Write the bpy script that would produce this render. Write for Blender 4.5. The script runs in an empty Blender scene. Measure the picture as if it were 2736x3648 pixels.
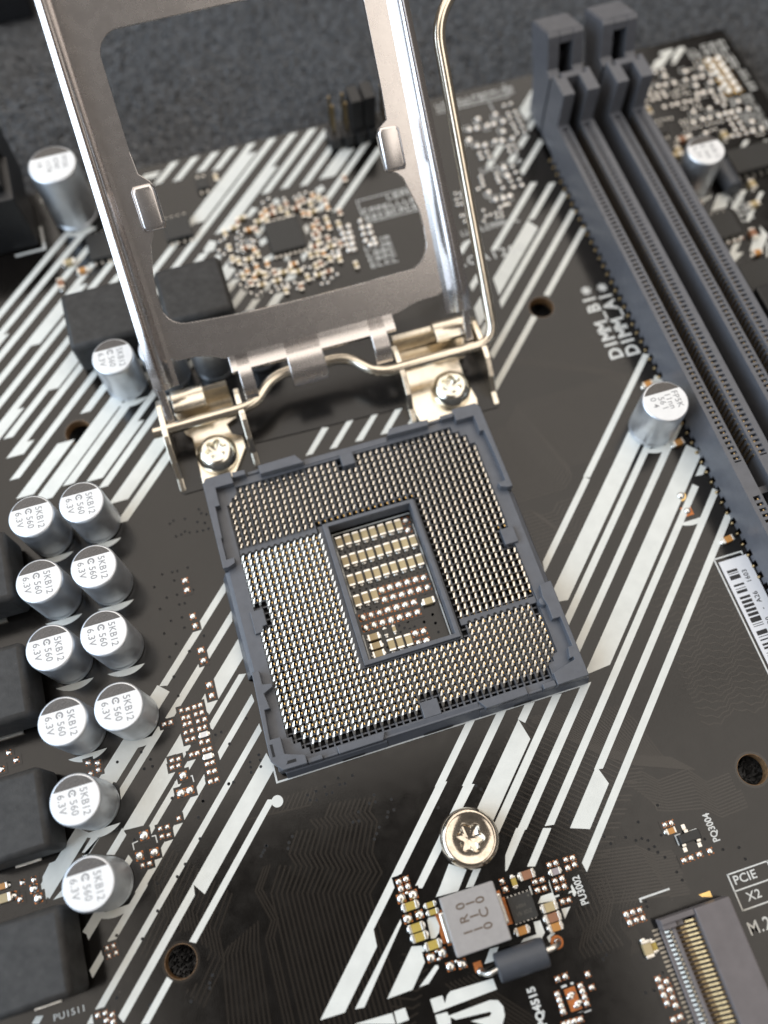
import bpy, bmesh, math, random
from math import sin, cos, pi, radians, sqrt
from mathutils import Vector, Matrix, noise
from mathutils.geometry import tessellate_polygon
# ---------------------------------------------------------------- camera, light, exposure
# one Blender unit is one millimetre; the board's top face is z = 0, the socket's centre the origin
SC = bpy.context.scene
COL = SC.collection
cam_d = bpy.data.cameras.new('camera'); cam = bpy.data.objects.new('camera', cam_d); COL.objects.link(cam)
RX = (0.955549, -0.294553, -0.012822); RY = (-0.276332, -0.879583, -0.387265); RZ = (0.102793, 0.373594, -0.921879)
cam.matrix_world = Matrix(((RX[0], -RY[0], -RZ[0], -10.1553), (RX[1], -RY[1], -RZ[1], -36.412), (RX[2], -RY[2], -RZ[2], 117.0107), (0, 0, 0, 1)))
cam_d.sensor_fit = 'VERTICAL'; cam_d.sensor_height = 36; cam_d.sensor_width = 27
cam_d.lens = 30.729; cam_d.clip_start = 1; cam_d.clip_end = 5000
cam_d.dof.use_dof = True; cam_d.dof.focus_distance = 114.0; cam_d.dof.aperture_fstop = 0.0104
SC.camera = cam
w = bpy.data.worlds.new('World'); SC.world = w; w.use_nodes = True
bg = w.node_tree.nodes['Background']; bg.inputs[0].default_value = (0.085, 0.078, 0.072, 1); bg.inputs[1].default_value = 1.0
def area(name, loc, target, sx, sy, rad, col):
    d = bpy.data.lights.new(name, 'AREA'); d.shape = 'RECTANGLE'; d.size = sx; d.size_y = sy
    d.energy = rad * pi * sx * sy; d.color = col
    o = bpy.data.objects.new(name, d); COL.objects.link(o); o.location = loc
    o.rotation_euler = (Vector(target) - Vector(loc)).to_track_quat('-Z', 'Y').to_euler()
    return o
area('ceiling_fill', (30, 390, 330), (30, 390, 0), 560, 760, 1.3, (1.0, 0.915, 0.82))  # added fill lamp standing in for light bounced off the ceiling
area('ceiling_fill', (200, -165, 330), (200, -165, 0), 240, 340, 1.3, (1.0, 0.915, 0.82))  # added fill; the gap to the next one leaves a dark reflection on the board
area('ceiling_fill', (-200, -68, 330), (-200, -68, 0), 140, 145, 1.15, (1.0, 0.915, 0.82))  # added fill, cut so the lower right contacts stay dark
area('window_lamp', (-380, 10, 215), (-10, 0, 0), 520, 350, 3.3, (0.68, 0.83, 1.0))
SC.view_settings.view_transform = 'Standard'; SC.view_settings.look = 'None'; SC.view_settings.exposure = 0.42; SC.view_settings.gamma = 1
SC.render.engine = 'CYCLES'
# ---------------------------------------------------------------- measured positions in mm
STRIPES = [[(-21.59,7.61),(-21.85,6.04),(-32.35,-4.47),(-33.42,-4.21)],[(-33.63,-4.0),(-32.23,-5.35),(-42.09,-15.2),(-43.24,-13.61)],[(-38.35,-9.23),(-37.17,-10.8),(-41.21,-14.84),(-42.85,-13.73)],[(-47.04,-18.7),(-45.49,-19.91),(-51.56,-25.98),(-52.66,-24.33)],[(-21.67,3.22),(-21.92,1.65),(-32.59,-9.02),(-33.51,-8.63)],[(-34.63,-9.39),(-33.94,-10.02),(-41.0,-17.08),(-40.9,-15.66)],[(-45.08,-20.12),(-44.1,-20.47),(-45.88,-22.24),(-46.85,-21.89)],[(-21.58,-0.87),(-21.55,-3.64),(-27.86,-9.95),(-28.51,-7.8)],[(-31.56,-10.79),(-31.02,-13.18),(-38.85,-21.01),(-41.6,-20.84)],[(-41.48,-20.52),(-41.12,-21.48),(-43.0,-23.37),(-43.97,-23.02)],[(-22.8,-5.85),(-21.83,-6.03),(-27.8,-12.0),(-28.27,-11.32)],[(-31.27,-14.37),(-30.71,-14.95),(-38.4,-22.64),(-38.54,-21.64)],[(-41.3,-23.86),(-40.94,-24.65),(-47.7,-31.4),(-48.27,-30.83)],[(-21.78,-8.92),(-21.67,-9.96),(-27.75,-16.04),(-27.8,-14.94)],[(-30.12,-17.15),(-29.7,-17.87),(-39.85,-28.02),(-41.41,-28.43)],[(-40.5,-27.69),(-39.62,-27.97),(-44.66,-33.01),(-45.57,-32.76)],[(-46.44,-33.48),(-46.06,-34.25),(-47.94,-36.13),(-48.16,-35.21)],[(-46.02,-29.11),(-45.22,-29.46),(-47.72,-31.96),(-47.9,-30.98)],[(-21.76,-12.99),(-21.65,-14.03),(-47.36,-39.74),(-48.22,-39.46)],[(-21.77,-16.95),(-21.22,-19.15),(-33.16,-31.1),(-34.33,-29.51)],[(-34.2,-29.4),(-34.34,-30.86),(-45.25,-41.78),(-45.76,-40.97)],[(-23.04,-22.62),(-22.15,-22.88),(-35.36,-36.09),(-36.1,-35.68)],[(-39.42,-38.61),(-38.87,-39.21),(-42.47,-42.81),(-43.33,-42.52)],[(49.67,50.61),(50.3,49.93),(39.5,39.12),(38.74,39.68)],[(35.49,36.54),(36.15,35.88),(25.42,25.15),(25.14,26.19)],[(49.54,54.7),(50.07,53.91),(26.87,30.71),(26.64,31.81)],[(49.54,58.74),(49.94,57.81),(31.39,39.27),(31.52,40.71)],[(27.94,37.5),(28.71,36.94),(26.49,34.72),(26.28,35.83)],[(48.04,61.11),(49.19,60.94),(42.84,54.6),(41.58,54.65)],[(41.58,54.65),(42.78,52.68),(31.83,41.74),(32.05,45.13)],[(29.29,42.78),(28.67,38.86),(26.81,37.0),(27.16,40.64)],[(45.04,62.15),(46.14,61.93),(34.6,50.4),(33.63,50.74)],[(30.27,47.36),(30.16,45.94),(28.01,43.79),(27.99,45.09)],[(24.65,42.09),(24.88,41.01),(23.84,39.96),(23.11,40.56)],[(29.89,53.59),(31.5,53.88),(28.93,51.3),(28.49,52.19)],[(50.07,71.05),(50.42,70.08),(44.44,64.1),(44.12,65.1)],[(47.9,72.83),(48.61,72.21),(43.47,67.07),(43.07,68.0)],[(42.94,72.04),(43.7,71.48),(39.63,67.4),(39.13,68.22)],[(51.42,80.85),(51.93,78.07),(49.42,75.56),(49.05,78.49)],[(51.4,76.78),(51.77,75.82),(49.19,73.24),(48.95,74.32)],[(46.57,71.58),(48.54,72.23),(46.35,70.05),(45.84,70.85)],[(49.48,24.53),(50.29,24.03),(33.42,7.16),(32.52,7.57)],[(52.96,82.39),(55.61,83.73),(51.88,80.0),(49.12,78.55)],[(-34.83,20.82),(-33.02,20.83),(1.97,55.83),(0.18,55.83)],[(10.68,66.33),(12.13,66.33),(23.63,77.83),(22.18,77.83)],[(-35.22,24.22),(-32.32,24.22),(-22.82,33.73),(-25.72,33.72)],[(-25.72,33.72),(-24.27,33.72),(-0.27,57.72),(-1.72,57.72)],[(7.78,67.22),(9.23,67.22),(21.73,79.72),(20.28,79.72)],[(-36.22,27.22),(-34.77,27.22),(-5.27,56.72),(-6.72,56.72)],[(10.53,73.97),(13.43,73.97),(18.43,78.97),(15.53,78.97)],[(15.53,78.97),(16.98,78.97),(23.58,85.58),(22.13,85.58)],[(-37.78,28.78),(-35.28,28.78),(-27.53,36.53),(-30.03,36.53)],[(-30.03,36.53),(-28.58,36.53),(-5.83,59.28),(-7.28,59.28)],[(6.97,73.53),(8.42,73.53),(20.47,85.58),(19.02,85.58)],[(-41.18,29.18),(-39.48,29.18),(-6.48,62.18),(-8.18,62.18)],[(3.57,73.93),(5.02,73.93),(16.67,85.58),(15.22,85.58)],[(-45.83,27.83),(-42.92,27.82),(-26.93,43.83),(-29.83,43.83)],[(-29.83,43.83),(-28.38,43.83),(-8.38,63.83),(-9.83,63.83)],[(0.17,73.83),(1.62,73.83),(13.38,85.58),(11.92,85.58)],[(-48.08,29.18),(-45.48,29.18),(-38.23,36.43),(-40.83,36.42)],[(-36.73,40.52),(-35.12,40.53),(-11.03,64.62),(-12.62,64.62)],[(-9.38,67.88),(-6.67,67.88),(4.58,79.12),(1.88,79.12)],[(1.88,79.12),(3.33,79.12),(9.78,85.58),(8.33,85.58)],[(-48.58,32.48),(-47.12,32.48),(5.97,85.58),(4.52,85.58)],[(-48.58,36.28),(-45.98,36.28),(-44.08,38.18),(-46.68,38.18)],[(-46.68,38.18),(-45.23,38.18),(-12.23,71.18),(-13.68,71.18)],[(-13.68,71.18),(-10.38,71.18),(1.87,83.43),(-1.43,83.43)],[(-1.43,83.43),(0.02,83.43),(2.17,85.58),(0.72,85.58)],[(-48.58,39.67),(-47.12,39.67),(-40.67,46.12),(-42.12,46.12)],[(-42.12,46.12),(-39.22,46.12),(-29.22,56.12),(-32.12,56.12)],[(-32.12,56.12),(-30.67,56.12),(-22.67,64.12),(-24.12,64.12)],[(-6.67,81.58),(-5.22,81.58),(-1.22,85.58),(-2.67,85.58)],[(-52.58,38.88),(-50.08,38.88),(-44.73,44.23),(-47.23,44.23)],[(-47.23,44.23),(-45.77,44.23),(-25.27,64.72),(-26.73,64.72)],[(-9.38,82.08),(-7.92,82.08),(-4.42,85.58),(-5.88,85.58)],[(-52.58,42.48),(-51.12,42.48),(-24.08,69.53),(-25.53,69.53)],[(-13.78,81.28),(-12.33,81.28),(-8.03,85.58),(-9.48,85.58)],[(-52.58,46.17),(-51.12,46.17),(-42.17,55.12),(-43.62,55.12)],[(-43.62,55.12),(-40.72,55.12),(-31.47,64.38),(-34.38,64.38)],[(-34.38,64.38),(-32.92,64.38),(-24.92,72.38),(-26.38,72.38)],[(-17.12,81.62),(-15.67,81.62),(-11.72,85.58),(-13.17,85.58)],[(-52.58,49.88),(-51.12,49.88),(-26.77,74.22),(-28.23,74.22)],[(-19.23,83.22),(-16.32,83.22),(-15.22,84.33),(-18.12,84.33)],[(-52.58,53.48),(-50.17,53.48),(-45.12,58.53),(-47.53,58.53)],[(-47.53,58.53),(-46.08,58.53),(-28.58,76.03),(-30.03,76.03)],[(-52.58,56.88),(-51.12,56.88),(-30.27,77.72),(-31.73,77.72)],[(32.65,7.55),(33.3,6.9),(21.7,-4.7),(22.05,-3.05)],[(4.45,-20.85),(5.7,-20.9),(-1.1,-27.7),(-2.15,-27.45)],[(49.65,20.35),(51.35,18.65),(23.35,-9.35),(20.4,-8.9)],[(8.65,-20.95),(10.0,-21.0),(2.3,-28.7),(1.2,-28.4)],[(49.75,16.25),(50.42,15.57),(22.18,-12.68),(20.9,-12.6)],[(12.55,-21.05),(13.93,-21.13),(11.73,-23.33),(11.0,-22.6)],[(11.05,-22.65),(11.65,-25.45),(0.55,-36.55),(-2.4,-36.1)],[(49.2,11.8),(49.9,11.1),(21.85,-16.95),(20.45,-16.95)],[(16.45,-21.05),(17.75,-21.15),(3.2,-35.7),(1.95,-35.55)],[(49.15,7.85),(50.92,6.08),(25.37,-19.47),(21.5,-19.8)],[(20.65,-20.85),(22.08,-20.88),(7.23,-35.73),(5.85,-35.65)],[(49.75,4.25),(50.38,3.62),(49.38,2.62),(48.25,2.75)],[(47.3,1.7),(47.98,1.02),(10.73,-36.23),(9.55,-36.05)],[(49.8,0.2),(50.48,-0.48),(19.23,-31.73),(18.1,-31.5)],[(18.55,-31.15),(19.25,-33.65),(14.85,-38.05),(12.5,-37.2)],[(49.9,-3.9),(50.58,-4.57),(12.57,-42.58),(12.4,-41.4)],[(-1.56,-26.96),(-0.42,-27.31),(-14.45,-40.97),(-14.59,-42.85),(-20.21,-48.37),(-23.17,-48.28)],[(1.55,-28.25),(2.83,-28.65),(-7.38,-38.33),(-8.34,-38.03)],[(-10.95,-40.78),(-11.02,-41.34),(-17.88,-48.54),(-18.98,-48.39)],[(-10.61,-44.07),(-9.41,-44.34),(-9.08,-45.59),(-11.91,-48.45),(-15.06,-48.5)],[(-8.24,-46.6),(-8.22,-47.17),(-9.91,-48.42),(-11.07,-48.43)],[(-3.38,-36.65),(-1.5,-37.94),(-3.3,-39.95),(-6.13,-39.77),(-5.2,-38.76)],[(-0.68,-38.14),(0.25,-38.32),(-1.34,-40.0),(-2.28,-39.86)],[(-7.91,-41.68),(-6.85,-41.76),(-6.7,-42.93),(-6.99,-43.61),(-7.61,-44.05),(-8.12,-43.94)],[(6.04,-35.2),(7.18,-35.55),(3.29,-39.47),(3.0,-39.54),(3.65,-37.78)],[(9.29,-36.2),(10.26,-36.51),(6.72,-40.08),(5.75,-39.82)],[(7.88,-41.69),(8.17,-42.1),(8.07,-43.03),(8.45,-43.86),(8.12,-44.48),(5.53,-44.11),(6.37,-43.3),(7.46,-43.0)],[(10.27,-43.31),(10.48,-44.33),(10.15,-44.71),(9.48,-44.18)],[(8.07,-45.49),(9.31,-45.47),(8.05,-46.65)],[(4.3,-45.87),(5.14,-45.94),(5.2,-47.35),(4.33,-48.05),(4.02,-47.57),(2.03,-47.53),(2.54,-47.21),(4.16,-47.23)],[(-1.72,-47.05),(-0.63,-47.14),(-1.8,-48.44),(-2.9,-48.39)],[(77.88,82.46),(81.62,83.99),(79.18,81.58),(75.35,80.57)],[(82.7,84.1),(83.74,83.76),(80.83,81.5),(80.1,81.74)],[(78.89,84.01),(81.33,84.14),(81.43,83.42),(80.17,82.68),(78.48,83.46)],[(77.31,82.36),(79.75,82.13),(77.5,80.15),(75.42,80.37)],[(83.54,84.11),(83.76,83.47),(80.3,80.37),(79.52,80.51)],[(84.11,59.67),(84.95,59.4),(82.34,57.38),(82.0,57.69)],[(87.34,58.63),(88.03,58.41),(87.14,56.65),(85.28,55.82),(85.35,56.61)],[(74.33,50.04),(76.62,49.88),(74.62,47.06),(71.73,47.03)],[(78.55,49.65),(79.51,49.34),(75.79,45.92),(75.22,46.68)],[(81.39,48.35),(82.07,48.13),(76.9,43.11),(76.23,43.32)],[(72.69,40.19),(73.97,39.96),(69.47,35.73),(68.94,35.89)],[(78.11,41.79),(78.55,39.6),(76.29,37.21),(74.15,37.53),(75.61,39.25),(77.58,40.1)],[(70.98,38.23),(73.09,37.55),(69.29,35.35),(69.06,36.14)],[(77.66,38.41),(77.91,38.33),(76.41,35.36),(76.16,35.44)],[(-52.01,-23.26),(-50.95,-21.93),(-48.82,-21.76),(-48.12,-21.6),(-52.05,-26.05),(-52.37,-25.68)],[(-46.35,-22.52),(-45.07,-20.11),(-44.06,-20.42),(-45.93,-22.28),(-46.89,-22.26)],[(-51.14,-26.24),(-49.77,-25.31),(-49.81,-26.2)],[(-55.61,-38.75),(-54.99,-38.11),(-54.15,-38.29),(-54.78,-39.01)],[(-49.4,-40.66),(-48.64,-39.82),(-48.65,-40.89)],[(-2.79,65.73),(-0.59,67.92),(-0.4,67.06),(-2.59,64.88)],[(-2.67,64.13),(-1.39,64.76),(-1.25,63.67),(-2.44,63.02)],[(-10.1,60.12),(-8.64,61.67),(-7.71,59.61),(-9.51,57.94)],[(-11.85,65.26),(-10.47,66.88),(-9.39,66.28),(-10.15,64.71),(-11.61,64.54)],[(-5.15,64.4),(-4.48,65.49),(-4.63,63.2),(-5.18,62.61)],[(5.19,64.74),(5.96,65.29),(6.17,64.17),(5.37,63.11)],[(4.69,60.22),(5.61,61.73),(6.11,60.54),(5.28,59.78)],[(3.28,59.14),(4.53,60.02),(4.62,59.22),(3.33,57.85)],[(-2.84,60.59),(-1.1,61.05),(-0.97,59.99),(-2.46,59.7)],[(0.53,59.51),(1.46,59.97),(1.34,58.74),(0.53,58.74)],[(-4.09,55.22),(-3.27,55.7),(-3.25,54.21),(-4.04,54.21)],[(-0.07,55.67),(0.73,56.41),(1.04,55.31),(0.43,54.52)],[(9.27,72.04),(10.72,72.68),(10.92,71.51),(9.57,70.85)],[(1.63,71.76),(2.59,72.27),(2.91,71.08),(2.01,70.83)],[(-9.86,57.3),(-8.34,57.81),(-7.9,57.17),(-9.68,55.52)],[(-10.03,53.19),(-7.25,55.73),(-6.62,55.04),(-9.45,52.29)],[(-4.12,51.55),(-2.07,53.34),(-1.64,52.71),(-3.38,51.32)],[(-3.61,69.95),(-1.97,71.57),(-1.07,71.01),(-2.9,69.45)]]
PADS = [(81.33,77.98,0.62),(84.48,77.86,0.62),(82.22,75.91,0.62),(83.64,75.89,0.62),(85.43,75.76,0.62),(80.4,75.95,0.62),(84.58,74.15,0.62),(81.64,74.11,0.62),(81.08,72.21,0.62),(82.23,72.17,0.62),(83.66,72.03,0.62),(85.47,71.99,0.62),(81.55,68.28,0.62),(78.49,68.42,0.62),(82.49,66.27,0.62),(80.66,66.23,0.62),(83.78,66.39,0.62),(84.98,66.32,0.62),(86.3,66.32,0.62),(88.08,66.06,0.62),(87.18,68.29,0.62),(79.33,66.35,0.62),(77.46,66.21,0.62),(78.41,63.18,0.62),(75.37,63.44,0.62),(87.41,63.21,0.62),(86.56,61.17,0.62),(88.27,61.15,0.62),(78.24,75.98,0.62),(76.43,76.02,0.62),(75.14,76.11,0.62),(73.29,76.05,0.62),(77.34,78.05,0.62),(74.06,78.0,0.62),(84.99,70.62,0.5),(83.65,70.62,0.5),(83.67,69.42,0.5),(84.99,69.43,0.5),(84.34,68.24,0.5),(85.22,63.6,0.5),(85.07,62.28,0.5),(82.59,61.21,0.5),(83.73,61.05,0.5),(85.17,61.0,0.5),(83.73,64.92,0.5),(85.04,64.92,0.5),(83.7,63.67,0.5),(83.74,62.4,0.5),(73.94,74.53,0.5),(75.26,74.53,0.5),(72.77,74.69,0.5),(71.44,74.68,0.5),(75.38,73.51,0.5),(73.95,73.44,0.5),(72.77,73.39,0.5),(71.42,73.5,0.5),(79.11,71.01,0.5),(78.02,71.14,0.5),(76.63,71.16,0.5),(75.53,71.09,0.5),(74.09,71.19,0.5),(80.44,71.01,0.5),(77.54,79.44,0.5),(76.05,79.47,0.5),(75.01,79.59,0.5),(82.25,78.13,0.34),(83.23,78.26,0.34),(84.82,79.67,0.34),(83.94,79.61,0.34),(79.78,74.6,0.34),(78.78,74.6,0.34),(78.93,73.67,0.34),(79.66,72.89,0.34),(78.87,72.82,0.34),(77.72,74.28,0.34),(76.72,73.73,0.34),(77.68,73.64,0.34),(76.81,72.83,0.34),(77.62,72.79,0.34),(76.98,69.76,0.34),(77.71,69.74,0.34),(80.11,69.61,0.34),(79.24,69.67,0.34),(80.05,68.77,0.34),(75.38,66.99,0.34),(76.28,67.01,0.34),(75.37,66.26,0.34),(76.19,66.1,0.34),(75.36,65.0,0.34),(76.22,64.93,0.34),(77.2,64.93,0.34),(78.17,64.93,0.34),(79.48,64.93,0.34),(80.46,64.93,0.34),(81.44,64.93,0.34),(82.37,64.83,0.34),(79.56,63.54,0.34),(80.46,63.56,0.34),(86.89,60.03,0.34),(87.76,59.96,0.34),(71.3,68.41,0.34),(72.27,68.41,0.34),(73.21,68.32,0.34),(74.08,68.25,0.34),(44.7,78.75,0.6),(41.4,78.7,0.6),(45.47,76.71,0.6),(43.68,76.63,0.6),(42.44,76.7,0.6),(40.51,76.66,0.6),(39.13,76.77,0.6),(44.67,74.54,0.6),(45.66,72.48,0.6),(43.77,72.54,0.6),(42.55,72.83,0.6),(38.26,74.54,0.6),(39.2,72.72,0.6),(40.52,72.51,0.6),(41.96,66.71,0.6),(41.89,64.75,0.6),(37.52,62.33,0.6),(38.12,60.41,0.6),(39.47,60.38,0.6),(40.72,60.49,0.6),(46.94,80.27,0.46),(48.23,80.31,0.46),(46.96,78.24,0.46),(48.24,78.27,0.46),(46.89,77.14,0.46),(48.32,77.13,0.46),(48.28,75.91,0.46),(48.29,74.59,0.46),(46.86,75.71,0.46),(46.87,74.6,0.46),(46.91,73.38,0.46),(48.29,73.26,0.46),(38.91,70.99,0.46),(40.27,70.87,0.46),(38.94,69.91,0.46),(40.26,69.7,0.46),(44.27,70.97,0.46),(45.27,70.98,0.46),(44.18,69.82,0.46),(45.39,69.75,0.46),(43.42,66.45,0.46),(43.48,65.07,0.46),(43.5,63.4,0.46),(43.49,62.06,0.46),(41.98,63.47,0.46),(41.97,62.13,0.46),(40.2,65.71,0.46),(40.01,64.73,0.46),(40.03,63.89,0.46),(37.38,65.99,0.46),(37.26,64.99,0.46),(37.08,64.01,0.46),(36.02,63.53,0.46),(40.14,62.41,0.46),(39.15,58.86,0.46),(39.79,58.86,0.46),(38.24,58.55,0.46),(35.33,58.89,0.38),(36.15,57.62,0.38),(37.13,57.71,0.38),(38.02,57.52,0.38),(37.02,56.75,0.38),(37.87,56.67,0.38),(35.27,57.61,0.38),(34.63,56.72,0.38),(32.01,63.8,0.38),(32.91,63.61,0.38),(31.72,62.47,0.38),(32.77,62.74,0.38),(31.59,61.39,0.38),(32.37,61.35,0.38),(31.38,58.95,0.38),(32.08,58.93,0.38),(31.55,57.61,0.38),(11.15,62.65,0.55),(12.61,62.71,0.55),(11.31,61.42,0.55),(12.42,61.33,0.55),(11.28,60.26,0.55),(12.39,60.17,0.55),(11.22,58.99,0.55),(12.23,58.92,0.55),(11.29,57.81,0.55),(12.17,57.66,0.55),(14.69,61.65,0.55),(15.9,61.52,0.55),(14.58,60.24,0.55),(15.79,60.12,0.55),(14.48,58.85,0.55),(15.9,58.78,0.55),(14.98,57.79,0.55),(15.9,57.75,0.55),(14.8,63.06,0.55),(8.64,60.72,0.45),(9.65,60.66,0.45),(8.62,59.56,0.45),(9.53,59.53,0.45),(8.57,58.3,0.45),(9.57,58.23,0.45),(8.58,57.27,0.45),(9.43,57.38,0.45),(6.47,61.8,0.45),(7.42,61.89,0.45),(6.52,60.49,0.45),(7.34,60.49,0.45),(6.48,59.22,0.45),(7.39,59.19,0.45),(3.73,71.71,0.36),(6.48,71.78,0.36),(7.55,71.85,0.36),(5.54,71.4,0.36),(1.22,72.52,0.36),(0.03,71.95,0.36),(8.55,69.35,0.36),(9.3,69.79,0.36),(7.72,70.16,0.36),(-0.79,69.93,0.36),(0.01,69.4,0.36),(-0.81,68.6,0.36),(-0.01,68.48,0.36),(-5.47,67.19,0.36),(-5.08,66.28,0.36),(-5.98,65.92,0.36),(-5.37,65.07,0.36),(-6.2,64.56,0.36),(-5.5,64.08,0.36),(-6.39,63.34,0.36),(-5.51,62.8,0.36),(-3.79,64.83,0.36),(-3.29,64.41,0.36),(-3.94,63.84,0.36),(-4.33,61.4,0.36),(-4.53,60.19,0.36),(-5.85,61.38,0.36),(-5.76,60.08,0.36),(-6.41,60.29,0.36),(-5.99,59.15,0.36),(-5.73,58.56,0.36),(-2.94,57.67,0.36),(-2.75,56.86,0.36),(-2.2,57.43,0.36),(-1.82,56.56,0.36),(-1.2,56.62,0.36),(-1.26,55.64,0.36),(-3.29,56.29,0.36),(-6.42,56.54,0.36),(-5.44,56.48,0.36),(-4.67,56.35,0.36),(-6.83,55.68,0.36),(-5.61,55.79,0.36),(-4.93,55.32,0.36),(-6.37,54.31,0.36),(-5.56,53.56,0.36),(-4.75,54.04,0.36),(-2.16,54.44,0.36),(-1.18,54.38,0.36),(-0.23,54.2,0.36),(-1.97,53.64,0.36),(-0.99,53.58,0.36),(-0.2,53.57,0.36),(-3.19,53.54,0.36),(1.26,58.34,0.36),(1.2,57.35,0.36),(3.25,56.7,0.36),(4.18,56.4,0.36),(4.6,55.01,0.36),(2.26,53.77,0.36),(4.01,53.96,0.36),(5.83,53.62,0.36),(7.01,54.24,0.36),(8.06,53.66,0.36),(7.03,53.24,0.36),(5.14,52.6,0.36),(6.13,52.54,0.36),(6.79,56.32,0.36),(8.0,56.31,0.36),(1.12,52.9,0.36),(0.97,54.18,0.36),(-8.77,66.16,0.36),(-7.9,66.4,0.36),(-9.4,64.3,0.36),(-7.97,64.36,0.36),(-8.81,63.34,0.36),(-7.95,61.03,0.36),(-7.75,58.46,0.36),(-7.64,56.44,0.36),(-31.27,-8.31,0.36),(-30.39,-8.38,0.36),(-29.48,-8.36,0.36),(-28.68,-8.34,0.36),(-31.19,-9.34,0.36),(-30.51,-9.4,0.36),(-29.5,-9.36,0.36),(-28.7,-9.35,0.36),(-31.19,-10.25,0.36),(-30.49,-10.23,0.36),(-29.42,-10.34,0.36),(-28.52,-10.34,0.36),(-31.31,-11.31,0.36),(-30.46,-11.28,0.36),(-29.44,-11.35,0.36),(-28.68,-11.33,0.36),(-31.27,-12.31,0.36),(-30.49,-12.32,0.36),(-29.58,-13.14,0.36),(-28.7,-13.21,0.36),(-29.44,-14.22,0.36),(-28.7,-14.25,0.36),(-31.17,-14.31,0.36),(-30.39,-14.32,0.36),(-29.44,-16.05,0.36),(-28.71,-16.04,0.36),(-29.45,-17.13,0.36),(-28.71,-17.16,0.36),(-29.52,-18.33,0.36),(-28.69,-18.32,0.36),(-33.79,-9.4,0.36),(-32.94,-9.41,0.36),(-33.74,-14.25,0.36),(-32.88,-14.31,0.36),(-33.89,-15.12,0.36),(-33.05,-15.13,0.36),(-32.73,-16.54,0.62),(-33.45,-18.59,0.62),(-32.29,-18.58,0.62),(-26.95,9.35,0.5),(-26.99,7.9,0.5),(-27.03,3.93,0.5),(-26.99,2.47,0.5),(-26.97,-1.11,0.5),(-26.96,-2.61,0.5),(-26.94,-6.08,0.5),(-26.94,-7.58,0.5),(-36.87,-22.03,0.34),(-35.97,-22.07,0.34),(-36.84,-23.01,0.34),(-35.99,-23.09,0.34),(-39.84,-25.63,0.34),(-38.95,-25.67,0.34),(-34.38,-21.51,0.34),(-38.98,-22.2,0.62),(-39.98,-24.42,0.62),(-38.13,-24.55,0.62),(-44.96,-33.46,0.34),(-45.76,-33.46,0.34),(-45.66,-34.4,0.34),(-44.8,-34.3,0.34),(-48.0,-40.14,0.34),(-47.13,-40.17,0.34),(-46.33,-40.58,0.34),(-47.1,-40.97,0.34),(-46.38,-41.35,0.34),(-53.21,-24.25,0.62),(-52.84,-25.53,0.62),(-55.86,-24.33,0.62),(-55.01,-24.95,0.4),(-53.06,-23.21,0.4),(-54.47,-23.14,0.4),(-44.24,-11.33,0.4),(-43.06,-11.7,0.4),(-43.11,-12.58,0.4),(-44.14,-12.76,0.4),(-53.17,-8.16,0.4),(-53.99,-6.9,0.4),(-55.13,-8.76,0.4),(-9.92,-36.8,0.42),(-8.98,-36.74,0.42),(-9.91,-37.61,0.42),(-8.98,-37.6,0.42),(2.21,-40.49,0.42),(2.3,-41.47,0.42),(-10.21,-38.66,0.6),(-8.67,-38.69,0.6),(-10.13,-41.04,0.6),(-8.64,-41.01,0.6),(-8.76,-45.87,0.6),(-7.3,-45.8,0.6),(-6.85,-47.44,0.6),(-5.42,-47.6,0.6),(-9.36,-38.28,0.25),(-7.92,-45.42,0.25),(-7.95,-46.31,0.25),(-6.0,-47.14,0.25),(8.46,-40.45,0.4),(9.31,-40.47,0.4),(10.65,-40.48,0.4),(11.52,-40.54,0.4),(10.53,-41.46,0.4),(11.47,-41.34,0.4),(8.48,-42.35,0.4),(9.41,-42.36,0.4),(8.44,-43.22,0.4),(9.36,-43.27,0.4),(8.48,-44.82,0.4),(9.29,-44.87,0.4),(6.05,-41.73,0.4),(6.97,-41.77,0.4),(6.03,-42.72,0.4),(6.94,-42.76,0.4),(4.22,-53.89,0.4),(4.23,-54.53,0.4),(4.24,-55.17,0.4),(4.22,-55.75,0.4),(7.15,-53.87,0.4),(7.18,-54.48,0.4),(7.18,-55.12,0.4),(7.17,-55.8,0.4),(4.85,-52.43,0.4),(5.82,-52.4,0.4),(8.42,-53.01,0.4),(8.37,-54.43,0.4),(3.88,-57.0,0.4),(4.49,-57.05,0.4),(5.12,-57.06,0.4),(5.84,-57.1,0.4),(24.04,-40.36,0.42),(24.9,-40.38,0.42),(24.59,-44.88,0.42),(25.53,-44.87,0.42),(26.67,-44.81,0.42),(28.09,-44.84,0.42),(16.18,-48.39,0.42),(17.1,-48.43,0.42),(15.38,-49.36,0.42),(16.27,-49.34,0.42),(17.14,-49.37,0.42),(16.15,-55.93,0.42),(17.01,-56.43,0.42),(16.14,-56.8,0.42),(17.02,-57.35,0.42),(16.12,-57.67,0.42),(17.02,-58.17,0.42),(16.11,-58.53,0.42),(17.01,-59.03,0.42),(16.16,-60.3,0.42),(17.04,-60.26,0.42),(15.34,-48.42,0.42),(70.41,40.37,0.5),(71.62,40.35,0.5),(72.88,40.41,0.5),(74.0,40.51,0.5),(70.49,34.27,0.45),(70.43,33.05,0.45),(70.46,31.9,0.45),(70.49,30.58,0.45)]
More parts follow.
